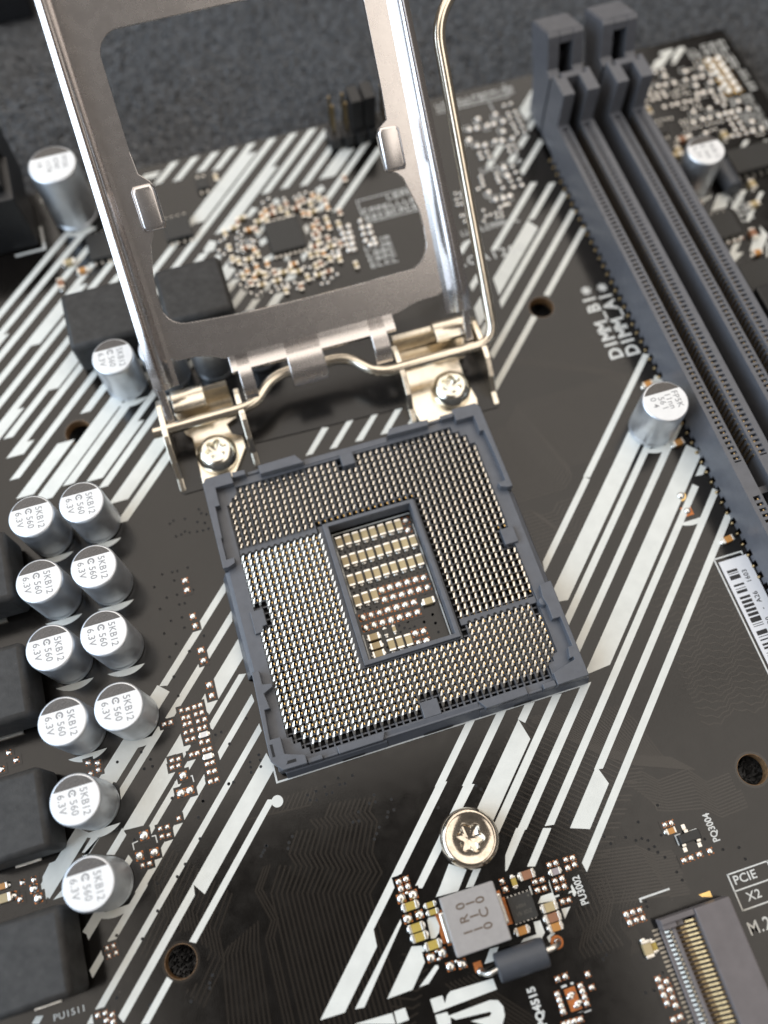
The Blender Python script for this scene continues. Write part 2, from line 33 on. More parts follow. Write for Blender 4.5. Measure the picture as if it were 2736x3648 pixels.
WINPADS = [(5.48,8.8,0.56),(5.39,7.31,0.56),(-0.91,-0.25,0.56),(0.33,-0.22,0.56),(1.61,-0.22,0.56),(2.88,-0.23,0.56),(4.12,-0.23,0.56),(5.36,-0.26,0.56),(-0.94,-1.72,0.56),(0.34,-1.7,0.56),(1.59,-1.74,0.56),(2.87,-1.73,0.56),(4.13,-1.74,0.56),(5.4,-1.77,0.56),(-4.59,-3.28,0.56),(-3.38,-3.29,0.56),(-2.16,-3.32,0.56),(-0.92,-3.26,0.56),(0.34,-3.27,0.56),(1.59,-3.28,0.56),(2.85,-3.29,0.56),(-4.63,-4.82,0.56),(-3.4,-4.76,0.56),(-2.18,-4.77,0.56),(-0.93,-4.78,0.56),(0.32,-4.79,0.56),(1.6,-4.81,0.56),(2.89,-4.8,0.56),(1.68,-7.59,0.56),(2.89,-7.6,0.56),(1.66,-8.95,0.56),(2.86,-8.99,0.56)]
WINROWS = [[(-4.63,8.15),(-3.38,8.23),(-2.14,8.18),(-0.86,8.22),(0.39,8.2),(1.69,8.2),(2.96,8.21),(4.2,8.19)],[(-4.61,5.13),(-3.38,5.21),(-2.11,5.18),(-0.87,5.19),(0.4,5.19),(1.66,5.23),(2.95,5.23),(4.21,5.24),(5.47,5.22)],[(-4.61,2.18),(-3.37,2.18),(-2.1,2.2),(-0.87,2.18),(0.39,2.25),(1.65,2.22),(2.94,2.24),(4.21,2.2),(5.48,2.23)],[(-4.63,-0.91),(-3.39,-0.85),(-2.12,-0.8)],[(-1.95,-8.26),(-0.75,-8.27),(0.47,-8.31)]]
WINFLAT = [(4.79,-3.86),(-3.94,-6.48),(-3.96,-7.74),(-3.96,-8.92)]
WINSMALL = [(-2.19,-6.19),(-0.95,-6.17)]
YCHIPS = [(-9.41,-39.78),(-9.45,-42.24),(-9.38,-43.32),(-8.1,-44.62)]
YSMALL = [(-7.06,-40.36),(-7.01,-41.21)]
BCHIPS = [(5.32,-40.66),(6.66,-44.84),(6.63,-46.03),(6.6,-47.1),(2.62,-46.29)]
GCHIP = (8.86,-41.35)
TSMALL = (3.56,-40.96)
PCHIP = (24.34,-41.22)
M2CHIPS = [(16.13,-52.52),(17.03,-52.53)]
ZCHIPS = [(-56.73,-24.32),(-56.73,-22.89)]
WCHIPS = [(-29.01,-12.29),(-29.1,-15.17)]
EDGECHIPS = [(47.69,18.98),(47.92,8.38),(48.15,-7.86)]
TINY = [('o',6.86,63.94),('o',9.33,63.15),('o',6.98,58.08),('o',-4.26,58.76),('o',-3.79,62.29),('o',-2.44,58.81),('o',6.83,66.85),('o',-3.71,66.8),('t',4.83,58.39),('t',9.2,56.23),('t',1.01,56.58),('t',2.06,55.99),('t',-0.32,56.5),('t',3.2,54.26),('t',5.11,54.27),('t',-3.43,61.28),('t',2.5,69.31),('t',11.47,54.24),('t',-0.37,67.83),('b',5.97,56.25),('b',3.71,70.0),('b',1.31,69.96),('b',6.64,70.0),('b',5.74,69.75),('t',-6.4,79.55),('b',14.72,72.47)]
TINY2 = [('o',-31.76,66.79),('b',-35.59,65.18),('t',-33.6,69.09),('t',70.49,70.66),('b',73.37,62.72),('t',71.67,60.41),('t',70.93,59.75),('t',80.79,61.26),('b',69.78,48.81),('t',80.45,49.81),('o',74.82,36.52),('b',75.88,40.29),('t',78.82,45.81)]
HDRPADS = [(86.59,79.19),(86.56,77.51),(86.57,75.93),(86.68,74.34),(86.65,72.7),(86.7,71.14),(88.4,79.06),(88.35,77.37),(88.48,75.87),(88.36,74.24),(88.44,72.66),(88.47,71.01)]
VIAS = [(-22.75,19.53),(-22.53,18.81),(-21.86,18.41),(-23.37,17.63),(-22.39,17.16),(-22.07,16.12),(-26.66,18.86),(-25.0,18.64),(-27.27,18.58),(-26.81,16.37),(-26.01,16.39),(-25.42,16.7),(-24.82,16.37),(-23.74,16.17),(-22.88,16.09),(-26.23,11.19),(-27.71,11.13),(-28.44,11.17),(-29.88,11.28),(-28.42,9.87),(-31.31,9.75),(-26.16,7.7),(-28.48,7.7),(-29.96,7.7),(-28.46,6.2),(-27.7,6.16),(-31.19,6.36),(-28.51,4.25),(-30.07,4.23),(-28.48,2.72),(-31.33,2.74),(-26.16,0.8),(-30.07,0.85),(-28.51,-0.75),(-31.28,-0.69),(-26.27,-2.67),(-31.26,-3.54),(-36.41,-13.26),(-37.42,-14.2),(-36.33,-14.21),(-37.4,-12.0),(-31.23,-6.26),(-40.6,-12.32),(-26.8,-12.6),(-27.61,-12.71),(-26.11,-14.4),(-23.21,-11.84),(-22.77,-16.89),(-24.07,-17.44),(-22.75,-17.58),(-24.17,-18.09),(-24.25,-18.74),(-22.88,-18.41),(-27.33,-19.26),(-30.97,-20.33),(-34.7,-18.84),(-18.01,-23.61),(-17.86,-24.3),(-17.07,-24.54),(-16.85,-23.49),(-15.66,-24.22),(-14.92,-24.24),(-13.71,-22.76),(-13.72,-23.59),(-13.06,-23.66),(-11.85,-23.0),(-15.62,-23.26),(-9.88,-26.12),(-10.74,-26.89),(-9.97,-26.96),(-7.92,-27.27),(-8.79,-28.61),(-8.0,-28.59),(-9.07,-29.16),(-12.38,-27.49),(-13.38,-28.46),(-12.64,-28.54),(-10.39,-30.02),(-10.92,-30.65),(-11.37,-31.18),(-21.14,-27.85),(-21.73,-28.4),(-22.01,-29.04),(-24.47,-27.97),(-24.89,-28.35),(-25.46,-28.9),(-2.54,-30.0),(2.93,-28.89),(3.41,-29.48),(13.15,-35.39),(12.76,-36.47),(16.2,-39.38),(16.68,-40.4),(18.74,-40.27),(20.96,-39.07),(24.1,-37.92),(23.08,-41.34),(19.81,-40.97),(20.6,-40.99),(21.26,-41.42),(21.73,-42.33),(20.94,-42.4),(21.86,-43.05),(22.46,-43.85),(23.15,-45.83),(23.4,-46.87),(28.07,-43.36),(29.7,-45.14),(31.86,-46.95),(31.71,-45.52),(18.13,-47.77),(18.09,-48.35),(11.27,-50.22),(11.35,-51.77),(10.79,-52.07),(14.17,-56.78),(15.21,-56.86),(16.92,-55.45),(-27.36,-19.3),(-26.73,-19.27),(-31.0,-20.41),(-31.99,-22.11),(-32.33,-24.66),(-34.73,-27.02),(-35.98,-28.15),(-38.5,-28.17),(-39.08,-31.24),(-44.37,-32.44),(-41.45,-33.73),(-34.22,-40.03),(-34.69,-40.72),(-34.81,-41.24),(-45.57,-39.01),(-41.97,-40.88),(-37.22,-41.97),(-40.26,-22.36),(-42.17,-20.41),(-24.63,-27.92),(-25.17,-28.58)]
WINVIAS = [(-5.02,6.62),(-4.2,6.73),(-3.39,6.65),(-2.57,6.76),(-1.96,6.68),(-1.14,6.59),(-0.32,6.71),(0.29,6.62),(1.12,6.74),(1.94,6.65),(2.77,6.57),(3.38,6.68),(4.21,6.6),(5.04,6.71),(5.65,6.63),(-5.25,3.63),(-4.41,3.75),(-3.57,3.67),(-2.73,3.78),(-2.09,3.7),(-1.25,3.62),(-0.4,3.74),(0.24,3.66),(1.09,3.78),(1.94,3.69),(2.79,3.61),(3.43,3.73),(4.28,3.65),(5.14,3.77),(5.78,3.69),(-4.72,0.56),(-3.82,0.68),(-2.91,0.59),(-2.01,0.71),(-1.31,0.62),(-0.4,0.54),(0.51,0.65),(1.21,0.57),(2.12,0.68),(3.04,0.6),(3.95,0.51),(4.66,0.63),(5.58,0.54),(-4.15,-2.48),(-3.22,-2.36),(-2.29,-2.45),(-1.36,-2.33),(-0.64,-2.42),(0.29,-2.5),(1.22,-2.39),(1.95,-2.47),(2.89,-2.36),(3.82,-2.44),(4.76,-2.53),(5.49,-2.41),(4.78,-5.73),(3.32,-5.47),(3.34,-6.36),(4.78,-7.0),(1.86,-5.45),(1.19,-5.62),(-1.51,-5.36),(-0.14,-5.85),(0.49,-6.36),(1.17,-6.72),(1.88,-6.6),(3.31,-6.36),(4.75,-5.7),(4.76,-6.96),(4.75,-8.29),(-0.19,-6.77),(-2.81,-5.43),(-4.02,-5.39),(-2.54,-8.27),(2.69,-10.27),(1.2,-5.67),(0.47,-5.47)]
LOGO = [[(-10.25,-50.02),(-8.75,-50.04),(-8.71,-50.93),(-8.21,-50.21),(-7.7,-49.92),(-2.44,-50.13),(-2.37,-51.34),(-2.62,-51.34),(-10.23,-51.48)],[(-10.18,-51.72),(-8.76,-51.82),(-8.66,-52.25),(-3.59,-52.14),(-2.67,-52.42),(-2.28,-53.19),(-2.44,-54.16),(-3.15,-55.09),(-4.59,-54.94),(-4.5,-54.68),(-6.42,-53.52),(-4.15,-53.71),(-3.81,-53.45),(-3.99,-53.25),(-8.04,-52.88),(-8.55,-52.43),(-8.71,-53.13),(-10.22,-52.93)],[(-14.66,-49.98),(-13.32,-49.96),(-13.24,-51.28),(-14.73,-51.29)],[(-19.49,-49.83),(-14.92,-50.04),(-14.88,-51.24)]]
SOTLINES = [[(-33.74,-17.92),(-33.9,-17.01),(-33.33,-16.9)],[(-32.16,-16.88),(-31.64,-16.89),(-31.59,-17.82)],[(-40.52,-23.53),(-40.55,-22.71),(-39.58,-22.59)],[(-38.55,-22.6),(-37.61,-22.62),(-37.56,-23.54)]]
# ---------------------------------------------------------------- materials
MATS = {}
def mat(name, col, rough=.5, metal=0., spec=.5, var=0., vscale=1., bump=0., bscale=4., rvar=0., coat=0., dirt=None):
    m = bpy.data.materials.new(name); m.use_nodes = True
    nt = m.node_tree; b = nt.nodes['Principled BSDF']
    b.inputs['Base Color'].default_value = (*col, 1); b.inputs['Roughness'].default_value = rough
    b.inputs['Metallic'].default_value = metal; b.inputs['Specular IOR Level'].default_value = spec
    if coat: b.inputs['Coat Weight'].default_value = coat; b.inputs['Coat Roughness'].default_value = .15
    tc = nt.nodes.new('ShaderNodeTexCoord')
    def nz(scale, detail=4):
        n = nt.nodes.new('ShaderNodeTexNoise'); n.inputs['Scale'].default_value = scale; n.inputs['Detail'].default_value = detail
        nt.links.new(tc.outputs['Object'], n.inputs['Vector']); return n
    if var:
        n = nz(vscale); r = nt.nodes.new('ShaderNodeValToRGB')
        r.color_ramp.elements[0].position = .3; r.color_ramp.elements[1].position = .7
        r.color_ramp.elements[0].color = (*[c * (1 - var) for c in col], 1); r.color_ramp.elements[1].color = (*[min(1, c * (1 + var)) for c in col], 1)
        nt.links.new(n.outputs['Fac'], r.inputs['Fac']); last = r.outputs['Color']
        if dirt:   # small pale specks of dust
            n2 = nz(dirt[0], 2); r2 = nt.nodes.new('ShaderNodeValToRGB')
            r2.color_ramp.elements[0].position = dirt[1]; r2.color_ramp.elements[1].position = dirt[1] + .05
            mx = nt.nodes.new('ShaderNodeMix'); mx.data_type = 'RGBA'; mx.inputs['B'].default_value = (*dirt[2], 1)
            nt.links.new(n2.outputs['Fac'], r2.inputs['Fac']); nt.links.new(r2.outputs['Color'], mx.inputs['Factor']); nt.links.new(last, mx.inputs['A']); last = mx.outputs['Result']
        nt.links.new(last, b.inputs['Base Color'])
    if rvar:
        n = nz(vscale * 1.7 + .3); mr = nt.nodes.new('ShaderNodeMapRange')
        mr.inputs['From Min'].default_value = .3; mr.inputs['From Max'].default_value = .7
        mr.inputs['To Min'].default_value = max(.02, rough - rvar); mr.inputs['To Max'].default_value = rough + rvar
        nt.links.new(n.outputs['Fac'], mr.inputs['Value']); nt.links.new(mr.outputs['Result'], b.inputs['Roughness'])
    if bump:
        n = nz(bscale); bp = nt.nodes.new('ShaderNodeBump'); bp.inputs['Strength'].default_value = bump; bp.inputs['Distance'].default_value = .1
        nt.links.new(n.outputs['Fac'], bp.inputs['Height']); nt.links.new(bp.outputs['Normal'], b.inputs['Normal'])
    MATS[name] = m; return m
pcb = mat('pcb_mask', (.0052, .0044, .0038), .17, spec=.55, var=.25, vscale=.15, bump=.03, bscale=5, rvar=.04, dirt=(1.1, .77, (.05, .045, .04)))
trace_m = mat('masked_copper', (.019, .0152, .0118), .17, spec=.6)
silk = mat('silkscreen_white', (.72, .735, .70), .5, var=.05, vscale=.5, bump=.12, bscale=9)
silk_thin = mat('silkscreen_text', (.66, .67, .65), .55, var=.12, vscale=3)
edge_m = mat('pcb_edge', (.16, .09, .04), .6, var=.4, vscale=2)
solder = mat('solder', (.86, .84, .80), .24, 1, var=.08, vscale=3, bump=.25, bscale=3)
copper = mat('copper_pad', (.50, .17, .05), .4, .5, var=.15, vscale=2)
goldm = mat('gold_plate', (.80, .55, .22), .24, 1, var=.1, vscale=4)
pin_m = mat('contact_metal', (.84, .80, .72), .24, 1, var=.06, vscale=2)
pin_tip = mat('contact_gold_tip', (.96, .74, .38), .22, 1)
sock = mat('socket_plastic', (.098, .106, .124), .4, var=.08, vscale=.8, bump=.12, bscale=6, rvar=.06)
pin_dark = mat('pin_dark', (.26, .20, .11), .35, 1)
gold_dull = mat('gold_dull', (.46, .34, .18), .34, 1, var=.2, vscale=3)
tin_dull = mat('tin_dull', (.36, .335, .29), .36, 1, var=.15, vscale=3)
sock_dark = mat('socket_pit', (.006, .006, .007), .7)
dimm_m = mat('slot_plastic', (.112, .115, .128), .36, var=.08, vscale=.7, bump=.1, bscale=5, rvar=.06)
black_pl = mat('black_plastic', (.012, .012, .013), .45, var=.2, vscale=1, bump=.1, bscale=3)
choke_m = mat('choke_ferrite', (.030, .029, .028), .62, var=.35, vscale=.9, bump=.35, bscale=4, dirt=(2.2, .74, (.14, .13, .11)))
film_m = mat('insulator_film', (.007, .007, .0075), .2, spec=.5, var=.2, vscale=.4, bump=.03, bscale=1.2, dirt=(1.6, .76, (.1, .095, .09)))
alum = mat('can_aluminium', (.76, .79, .83), .46, 1, var=.05, vscale=.6, bump=.05, bscale=8, rvar=.05)
captop = mat('cap_top_paint', (.83, .83, .825), .45, .0, var=.03, vscale=1, bump=.06, bscale=9)
capmark = mat('cap_mark', (.105, .095, .088), .5, .2, var=.35, vscale=6, bump=.3, bscale=20)
ink = mat('grey_ink', (.27, .27, .28), .6)
nickel = mat('nickel_sheet', (.72, .685, .67), .27, 1, var=.015, vscale=.25, bump=.05, bscale=7, rvar=.012, dirt=(1.9, .765, (.9, .85, .8)))
bracket_m = mat('bracket_nickel', (.86, .79, .67), .2, 1, var=.06, vscale=.3, bump=.12, bscale=1.3, rvar=.05)
wire_m = mat('wire_nickel', (.80, .72, .60), .2, 1, var=.08, vscale=.4, bump=.05, bscale=6)
screw_m = mat('screw_nickel', (.84, .80, .70), .17, 1, var=.08, vscale=.6, bump=.1, bscale=2.5)
screw_d = mat('screw_worn', (.70, .62, .52), .13, 1, var=.18, vscale=1.6, bump=.06, bscale=3.5)
tan_c = mat('ceramic_tan', (.47, .37, .20), .4, var=.05, vscale=2)
yel_c = mat('ceramic_yellow', (.46, .34, .075), .4, var=.06, vscale=2)
brn_c = mat('ceramic_brown', (.30, .14, .075), .4, var=.08, vscale=2)
org_c = mat('ceramic_orange', (.52, .24, .06), .4, var=.08, vscale=2)
gry_c = mat('ceramic_grey', (.34, .29, .30), .45)
res_m = mat('resistor_black', (.05, .045, .04), .4)
term = mat('terminal_tin', (.86, .83, .77), .28, 1, var=.06, vscale=3, bump=.2, bscale=5)
indu = mat('inductor_grey', (.36, .345, .34), .5, .2, var=.05, vscale=1.2, bump=.12, bscale=10)
indu_ink = mat('burnt_mark', (.12, .085, .06), .6)
chip_m = mat('chip_epoxy', (.026, .026, .025), .5, var=.15, vscale=2, bump=.1, bscale=9)
chip_ink = mat('chip_print', (.10, .095, .08), .6)
cyl_m = mat('can_dark_grey', (.060, .066, .078), .42, spec=.5, var=.06, vscale=.8, bump=.06, bscale=6)
stick_m = mat('sticker_paper', (.76, .77, .80), .5, var=.02, vscale=1)
stick_ink = mat('sticker_ink', (.02, .02, .022), .5)
m2_m = mat('m2_plastic', (.15, .135, .138), .5, var=.08, vscale=.6, bump=.1, bscale=4)
carpet_m = mat('carpet_wool', (.07, .074, .08), .9, spec=.2, var=.4, vscale=.9)
pile_m = mat('carpet_fibre', (.150, .153, .158), .85, spec=.25, var=.4, vscale=.8)
# ---------------------------------------------------------------- mesh helpers
class MB:
    def __init__(s): s.v = []; s.f = []; s.mi = []; s.cur = 0
    def add(s, vs, fs):
        o = len(s.v); s.v += [tuple(v) for v in vs]; s.f += [tuple(i + o for i in f) for f in fs]; s.mi += [s.cur] * len(fs); return s
    def box(s, x0, x1, y0, y1, z0, z1):
        return s.add([(x0,y0,z0),(x1,y0,z0),(x1,y1,z0),(x0,y1,z0),(x0,y0,z1),(x1,y0,z1),(x1,y1,z1),(x0,y1,z1)],
                     [(0,3,2,1),(4,5,6,7),(0,1,5,4),(1,2,6,5),(2,3,7,6),(3,0,4,7)])
    def prism(s, poly, z0, z1, holes=(), ax='z'):
        loops = [list(poly)] + [list(h) for h in holes]
        def area2(l): return sum(l[i][0]*l[(i+1)%len(l)][1]-l[(i+1)%len(l)][0]*l[i][1] for i in range(len(l)))
        loops = [l if (area2(l) > 0) == (k == 0) else l[::-1] for k, l in enumerate(loops)]
        pts = [q for l in loops for q in l]; n = len(pts)
        P = (lambda a, b, c: (a, b, c)) if ax == 'z' else (lambda a, b, c: (c, a, b))   # ax='x': poly in (y,z), extruded along x
        vs = [P(q[0], q[1], z0) for q in pts] + [P(q[0], q[1], z1) for q in pts]
        fs = []
        if len(loops) == 1: fs += [tuple(range(n, 2*n)), tuple(range(n))[::-1]]
        else:
            for t in tessellate_polygon([[Vector((q[0], q[1], 0)) for q in l] for l in loops]):
                a, b, c = t
                if (pts[b][0]-pts[a][0])*(pts[c][1]-pts[a][1])-(pts[c][0]-pts[a][0])*(pts[b][1]-pts[a][1]) < 0: a, b, c = a, c, b
                fs += [(a+n, b+n, c+n), (a, c, b)]
        o = 0
        for l in loops:
            k = len(l)
            for i in range(k): j = (i+1) % k; fs.append((o+i, o+j, o+j+n, o+i+n))
            o += k
        return s.add(vs, fs)
    def lathe(s, prof, cx=0, cy=0, n=32, cap0=True, cap1=True, z=0):
        vs = []; fs = []; m = len(prof)
        for i in range(n):
            a = 2*pi*i/n
            for r, h in prof: vs.append((cx+r*cos(a), cy+r*sin(a), z+h))
        for i in range(n):
            j = (i+1) % n
            for k in range(m-1): fs.append((i*m+k, j*m+k, j*m+k+1, i*m+k+1))
        if cap1: fs.append(tuple(i*m+m-1 for i in range(n)))
        if cap0: fs.append(tuple(i*m for i in range(n))[::-1])
        return s.add(vs, fs)
    def tube(s, path, r, n=12):
        path = [Vector(q) for q in path]; vs = []; fs = []; up = None
        for i, q in enumerate(path):
            t = (path[min(i+1, len(path)-1)] - path[max(i-1, 0)]).normalized()
            if up is None:
                up = Vector((0,0,1)) if abs(t.z) < .9 else Vector((0,1,0))
            up = (up - t*up.dot(t)).normalized(); sd = t.cross(up)
            for k in range(n):
                a = 2*pi*k/n; vs.append(q + up*(r*cos(a)) + sd*(r*sin(a)))
        for i in range(len(path)-1):
            for k in range(n):
                l = (k+1) % n; fs.append((i*n+k, i*n+l, (i+1)*n+l, (i+1)*n+k))
        fs += [tuple(range(n)), tuple(range((len(path)-1)*n, len(path)*n))[::-1]]
        return s.add(vs, fs)
    def sweep(s, prof, path):   # closed profile of functions swept along stations: list of rings
        n = len(prof[0]); vs = [v for ring in prof for v in ring]; fs = []
        for i in range(len(prof)-1):
            for k in range(n):
                l = (k+1) % n; fs.append((i*n+k, i*n+l, (i+1)*n+l, (i+1)*n+k))
        fs += [tuple(range(n))[::-1], tuple(range((len(prof)-1)*n, len(prof)*n))]
        return s.add(vs, fs)
    def dome(s, x, y, z, rx, ry, h, n=12):
        vs = []; fs = []; rings = [(1, -.3), (1, .25), (.86, .6), (.6, .85), (.28, .98)]
        for k, (q, hh) in enumerate(rings):
            for i in range(n): a = 2*pi*i/n; vs.append((x+rx*q*cos(a), y+ry*q*sin(a), z+h*hh))
        for k in range(len(rings)-1):
            for i in range(n): j = (i+1) % n; fs.append((k*n+i, k*n+j, (k+1)*n+j, (k+1)*n+i))
        fs.append(tuple(range((len(rings)-1)*n, len(rings)*n)))
        return s.add(vs, fs)
    def mesh(s, name, mats, smooth=None):
        me = bpy.data.meshes.new(name); me.from_pydata(s.v, [], s.f)
        for m in (mats if isinstance(mats, (list, tuple)) else [mats]): me.materials.append(m)
        if any(s.mi): me.polygons.foreach_set('material_index', s.mi)
        bm = bmesh.new(); bm.from_mesh(me); bmesh.ops.recalc_face_normals(bm, faces=bm.faces); bm.to_mesh(me); bm.free()
        if smooth is not None:
            me.shade_smooth(); me.set_sharp_from_angle(angle=radians(smooth))
        me.update(); return me
def obj(name, mb, mats, parent=None, smooth=None, bevel=0, loc=None, kind=None, label=None):
    me = mb if isinstance(mb, bpy.types.Mesh) else mb.mesh(name, mats, smooth)
    o = bpy.data.objects.new(name, me); COL.objects.link(o)
    if parent: o.parent = parent
    if loc: o.location = loc
    if bevel:
        md = o.modifiers.new('edge', 'BEVEL'); md.width = bevel; md.segments = 2; md.limit_method = 'ANGLE'; md.angle_limit = radians(40)
    if kind: o['kind'] = kind
    if label: o['label'] = label
    return o
def tag(o, label, cat, group=None):
    o['label'] = label; o['category'] = cat
    if group: o['group'] = group
    return o
def thing(name, label, cat, loc=(0,0,0), rz=0, group=None):
    o = bpy.data.objects.new(name, None); COL.objects.link(o); o.location = loc; o.rotation_euler = (0,0,rz); o.empty_display_size = 1
    return tag(o, label, cat, group)
def dup(root, loc, rz=None, label=None, group=None, only=None):
    r = root.copy(); COL.objects.link(r); r.location = loc
    if rz is not None: r.rotation_euler = (0,0,rz)
    if label: r['label'] = label
    if group: r['group'] = group
    for ch in root.children:
        c = ch.copy(); COL.objects.link(c); c.parent = r
        for g in ch.children:
            d = g.copy(); COL.objects.link(d); d.parent = c
    return r
def text_mesh(s, size, depth=.012, spacing=1.0, m=None, shear=0, bold=0.):
    cu = bpy.data.curves.new('lettering', 'FONT'); cu.body = s; cu.size = size; cu.extrude = depth; cu.space_character = spacing
    cu.align_x = 'CENTER'; cu.align_y = 'CENTER'; cu.resolution_u = 3; cu.offset = bold
    o = bpy.data.objects.new('lettering', cu); COL.objects.link(o)
    bpy.context.view_layer.update()
    me = bpy.data.meshes.new_from_object(o.evaluated_get(bpy.context.evaluated_depsgraph_get()))
    bpy.data.objects.remove(o); bpy.data.curves.remove(cu)
    me.materials.clear(); me.materials.append(m); return me
def text(name, s, size, loc, rz, m, parent=None, sx=1., spacing=1., bold=0.):
    o = obj(name, text_mesh(s, size, m=m, spacing=spacing, bold=bold), None, parent, loc=loc); o.rotation_euler = (0,0,rz); o.scale = (sx,1,1); return o
def circle(cx, cy, r, n=32): return [(cx+r*cos(2*pi*i/n), cy+r*sin(2*pi*i/n)) for i in range(n)]
def ribbon(mb, pts, wd, z0, z1):
    # a flat strip of width wd along a polyline
    n = len(pts); L = []; R = []
    for i in range(n):
        a = Vector(pts[max(i-1,0)]); b = Vector(pts[i]); c = Vector(pts[min(i+1,n-1)])
        d1 = (b-a).normalized() if i else (c-b).normalized(); d2 = (c-b).normalized() if i < n-1 else d1
        nn = Vector((-d1.y-d2.y, d1.x+d2.x)); nn = nn / max(1.2, nn.length_squared) * 2 if nn.length > .2 else Vector((-d1.y, d1.x))
        L.append(b + nn*wd/2); R.append(b - nn*wd/2)
    vs = []; fs = []
    for l, r in zip(L, R): vs += [(l.x,l.y,z0), (l.x,l.y,z1), (r.x,r.y,z1), (r.x,r.y,z0)]
    for i in range(n-1):
        o = i*4
        for k in range(3): fs.append((o+k, o+k+1, o+k+5, o+k+4))
    mb.add(vs, fs)
random.seed(7)
# ---------------------------------------------------------------- carpet
g = MB(); NX, NY = 330, 310; x0, y0 = -140, -120
for j in range(NY+1):
    for i in range(NX+1):
        x, y = x0+i, y0+j
        g.v.append((x, y, -6.2 + .8*noise.noise((x*.22, y*.22, 0)) + .9*noise.noise((x*.6, y*.6, 3))))
for j in range(NY):
    for i in range(NX):
        a = j*(NX+1)+i; g.f.append((a, a+1, a+NX+2, a+NX+1)); g.mi.append(0)
carpet = obj('carpet', g, carpet_m, smooth=180); carpet['kind'] = 'structure'
g = MB()
def tuft(x, y):
    for k in range(8):
        a = random.uniform(-.6, .6) + 1.6*noise.noise((x*.035, y*.035, 9)) + .5; L = random.uniform(1.0, 2.4); wd = random.uniform(.10, .2)
        bx = x+random.uniform(-.7,.7); by = y+random.uniform(-.7,.7); dx, dy = cos(a), sin(a); h = random.uniform(.5, 2.1)
        p0 = Vector((bx, by, -6.4)); p1 = Vector((bx+dx*L*.45, by+dy*L*.45, -6.4+h*1.2)); p2 = Vector((bx+dx*L, by+dy*L, -6.4+h*.9))
        s = Vector((-dy, dx, 0))*wd
        g.add([p0-s, p0+s, p1+s, p1-s, p2], [(0,1,2,3), (3,2,4)])
for j in range(132):
    for i in range(200):
        x = -96+i*1.05+random.uniform(-.5,.5); y = 84+j*.45+random.uniform(-.3,.3)
        if y > 142: break
        if y < 86 and -88 < x < 91: continue
        tuft(x, y)
for k in range(1500): tuft(random.uniform(92, 118), random.uniform(40, 86))
for hx, hy in ((-37.5,37.5),(37.5,37.5),(-37.5,-37.5),(37.5,-37.5)):
    for k in range(60): tuft(hx+random.uniform(-3,3), hy+random.uniform(-3.5,2.5))
obj('carpet_pile', g, pile_m, kind='stuff')
# ---------------------------------------------------------------- the board
board = thing('motherboard', 'black motherboard printed with broad white diagonal stripes lying on the dark carpet', 'circuit board')
HOLES = [(-37.5,37.5),(37.5,37.5),(-37.5,-37.5),(37.5,-37.5)]
b_ = MB(); xs = [-88,-41.5,-33.5,33.5,41.5,92.6]; ys = [-95,-41.5,-33.5,33.5,41.5,86]
for i in range(5):
    for j in range(5):
        xa, xb, ya, yb = xs[i], xs[i+1], ys[j], ys[j+1]
        if i in (1,3) and j in (1,3):
            cx, cy = (xa+xb)/2, (ya+yb)/2; n = 48; o = len(b_.v); vs = []
            for k in range(n):
                c, s = cos(2*pi*k/n+pi/4), sin(2*pi*k/n+pi/4); q = 4/max(abs(c), abs(s)); vs += [(cx+q*c, cy+q*s, 0), (cx+1.98*c, cy+1.98*s, 0), (cx+1.98*c, cy+1.98*s, -1.6), (cx+q*c, cy+q*s, -1.6)]
            b_.add(vs, [(4*k+e, 4*((k+1)%n)+e, 4*((k+1)%n)+e+1, 4*k+e+1) for k in range(n) for e in (0,1,2)])
        else: b_.add([(xa,ya,0),(xb,ya,0),(xb,yb,0),(xa,yb,0),(xa,ya,-1.6),(xb,ya,-1.6),(xb,yb,-1.6),(xa,yb,-1.6)], [(0,1,2,3),(7,6,5,4)])
b_.add([(xs[0],ys[0],0),(xs[-1],ys[0],0),(xs[-1],ys[-1],0),(xs[0],ys[-1],0),(xs[0],ys[0],-1.6),(xs[-1],ys[0],-1.6),(xs[-1],ys[-1],-1.6),(xs[0],ys[-1],-1.6)], [(0,4,5,1),(1,5,6,2),(2,6,7,3),(3,7,4,0)])
bme = bpy.data.meshes.new('board'); bme.from_pydata(b_.v, [], b_.f); bme.materials.append(pcb); obj('board', bme, None, board)
for x, y in HOLES:
    h = MB(); h.prism(circle(x,y,1.975,40), -1.59, -.004, [circle(x,y,1.90,40)]); obj('hole_wall', h, edge_m, board)
    h = MB(); h.prism(circle(x,y,2.28,40), .003, .010, [circle(x,y,1.99,40)]); obj('hole_rim', h, trace_m, board)
STRIPES.append([(-1.89,23.19),(-0.78,23.14),(3.08,27.05),(2.02,27.08)])
STRIPES.append([(2.1,23.27),(3.26,23.13),(7.15,27.15),(6.22,27.21)])
STRIPES.append([(6.08,23.22),(7.26,23.15),(10.65,26.66),(9.79,26.94)])
STRIPES.append([(9.9,23.1),(11.3,23.1),(13.6,25.4),(12.46,25.55)])
STRIPES.append([(-5.6,23.2),(-4.5,23.2),(-1.0,26.79),(-1.95,27.05)])
for i, poly in enumerate(STRIPES):
    h = MB(); z = .040 + i*.00007
    h.prism(poly, .002, z); obj('stripe', h, silk, board)
for poly in LOGO:
    h = MB(); h.prism(poly, .002, .042); obj('logo_stroke', h, silk, board)
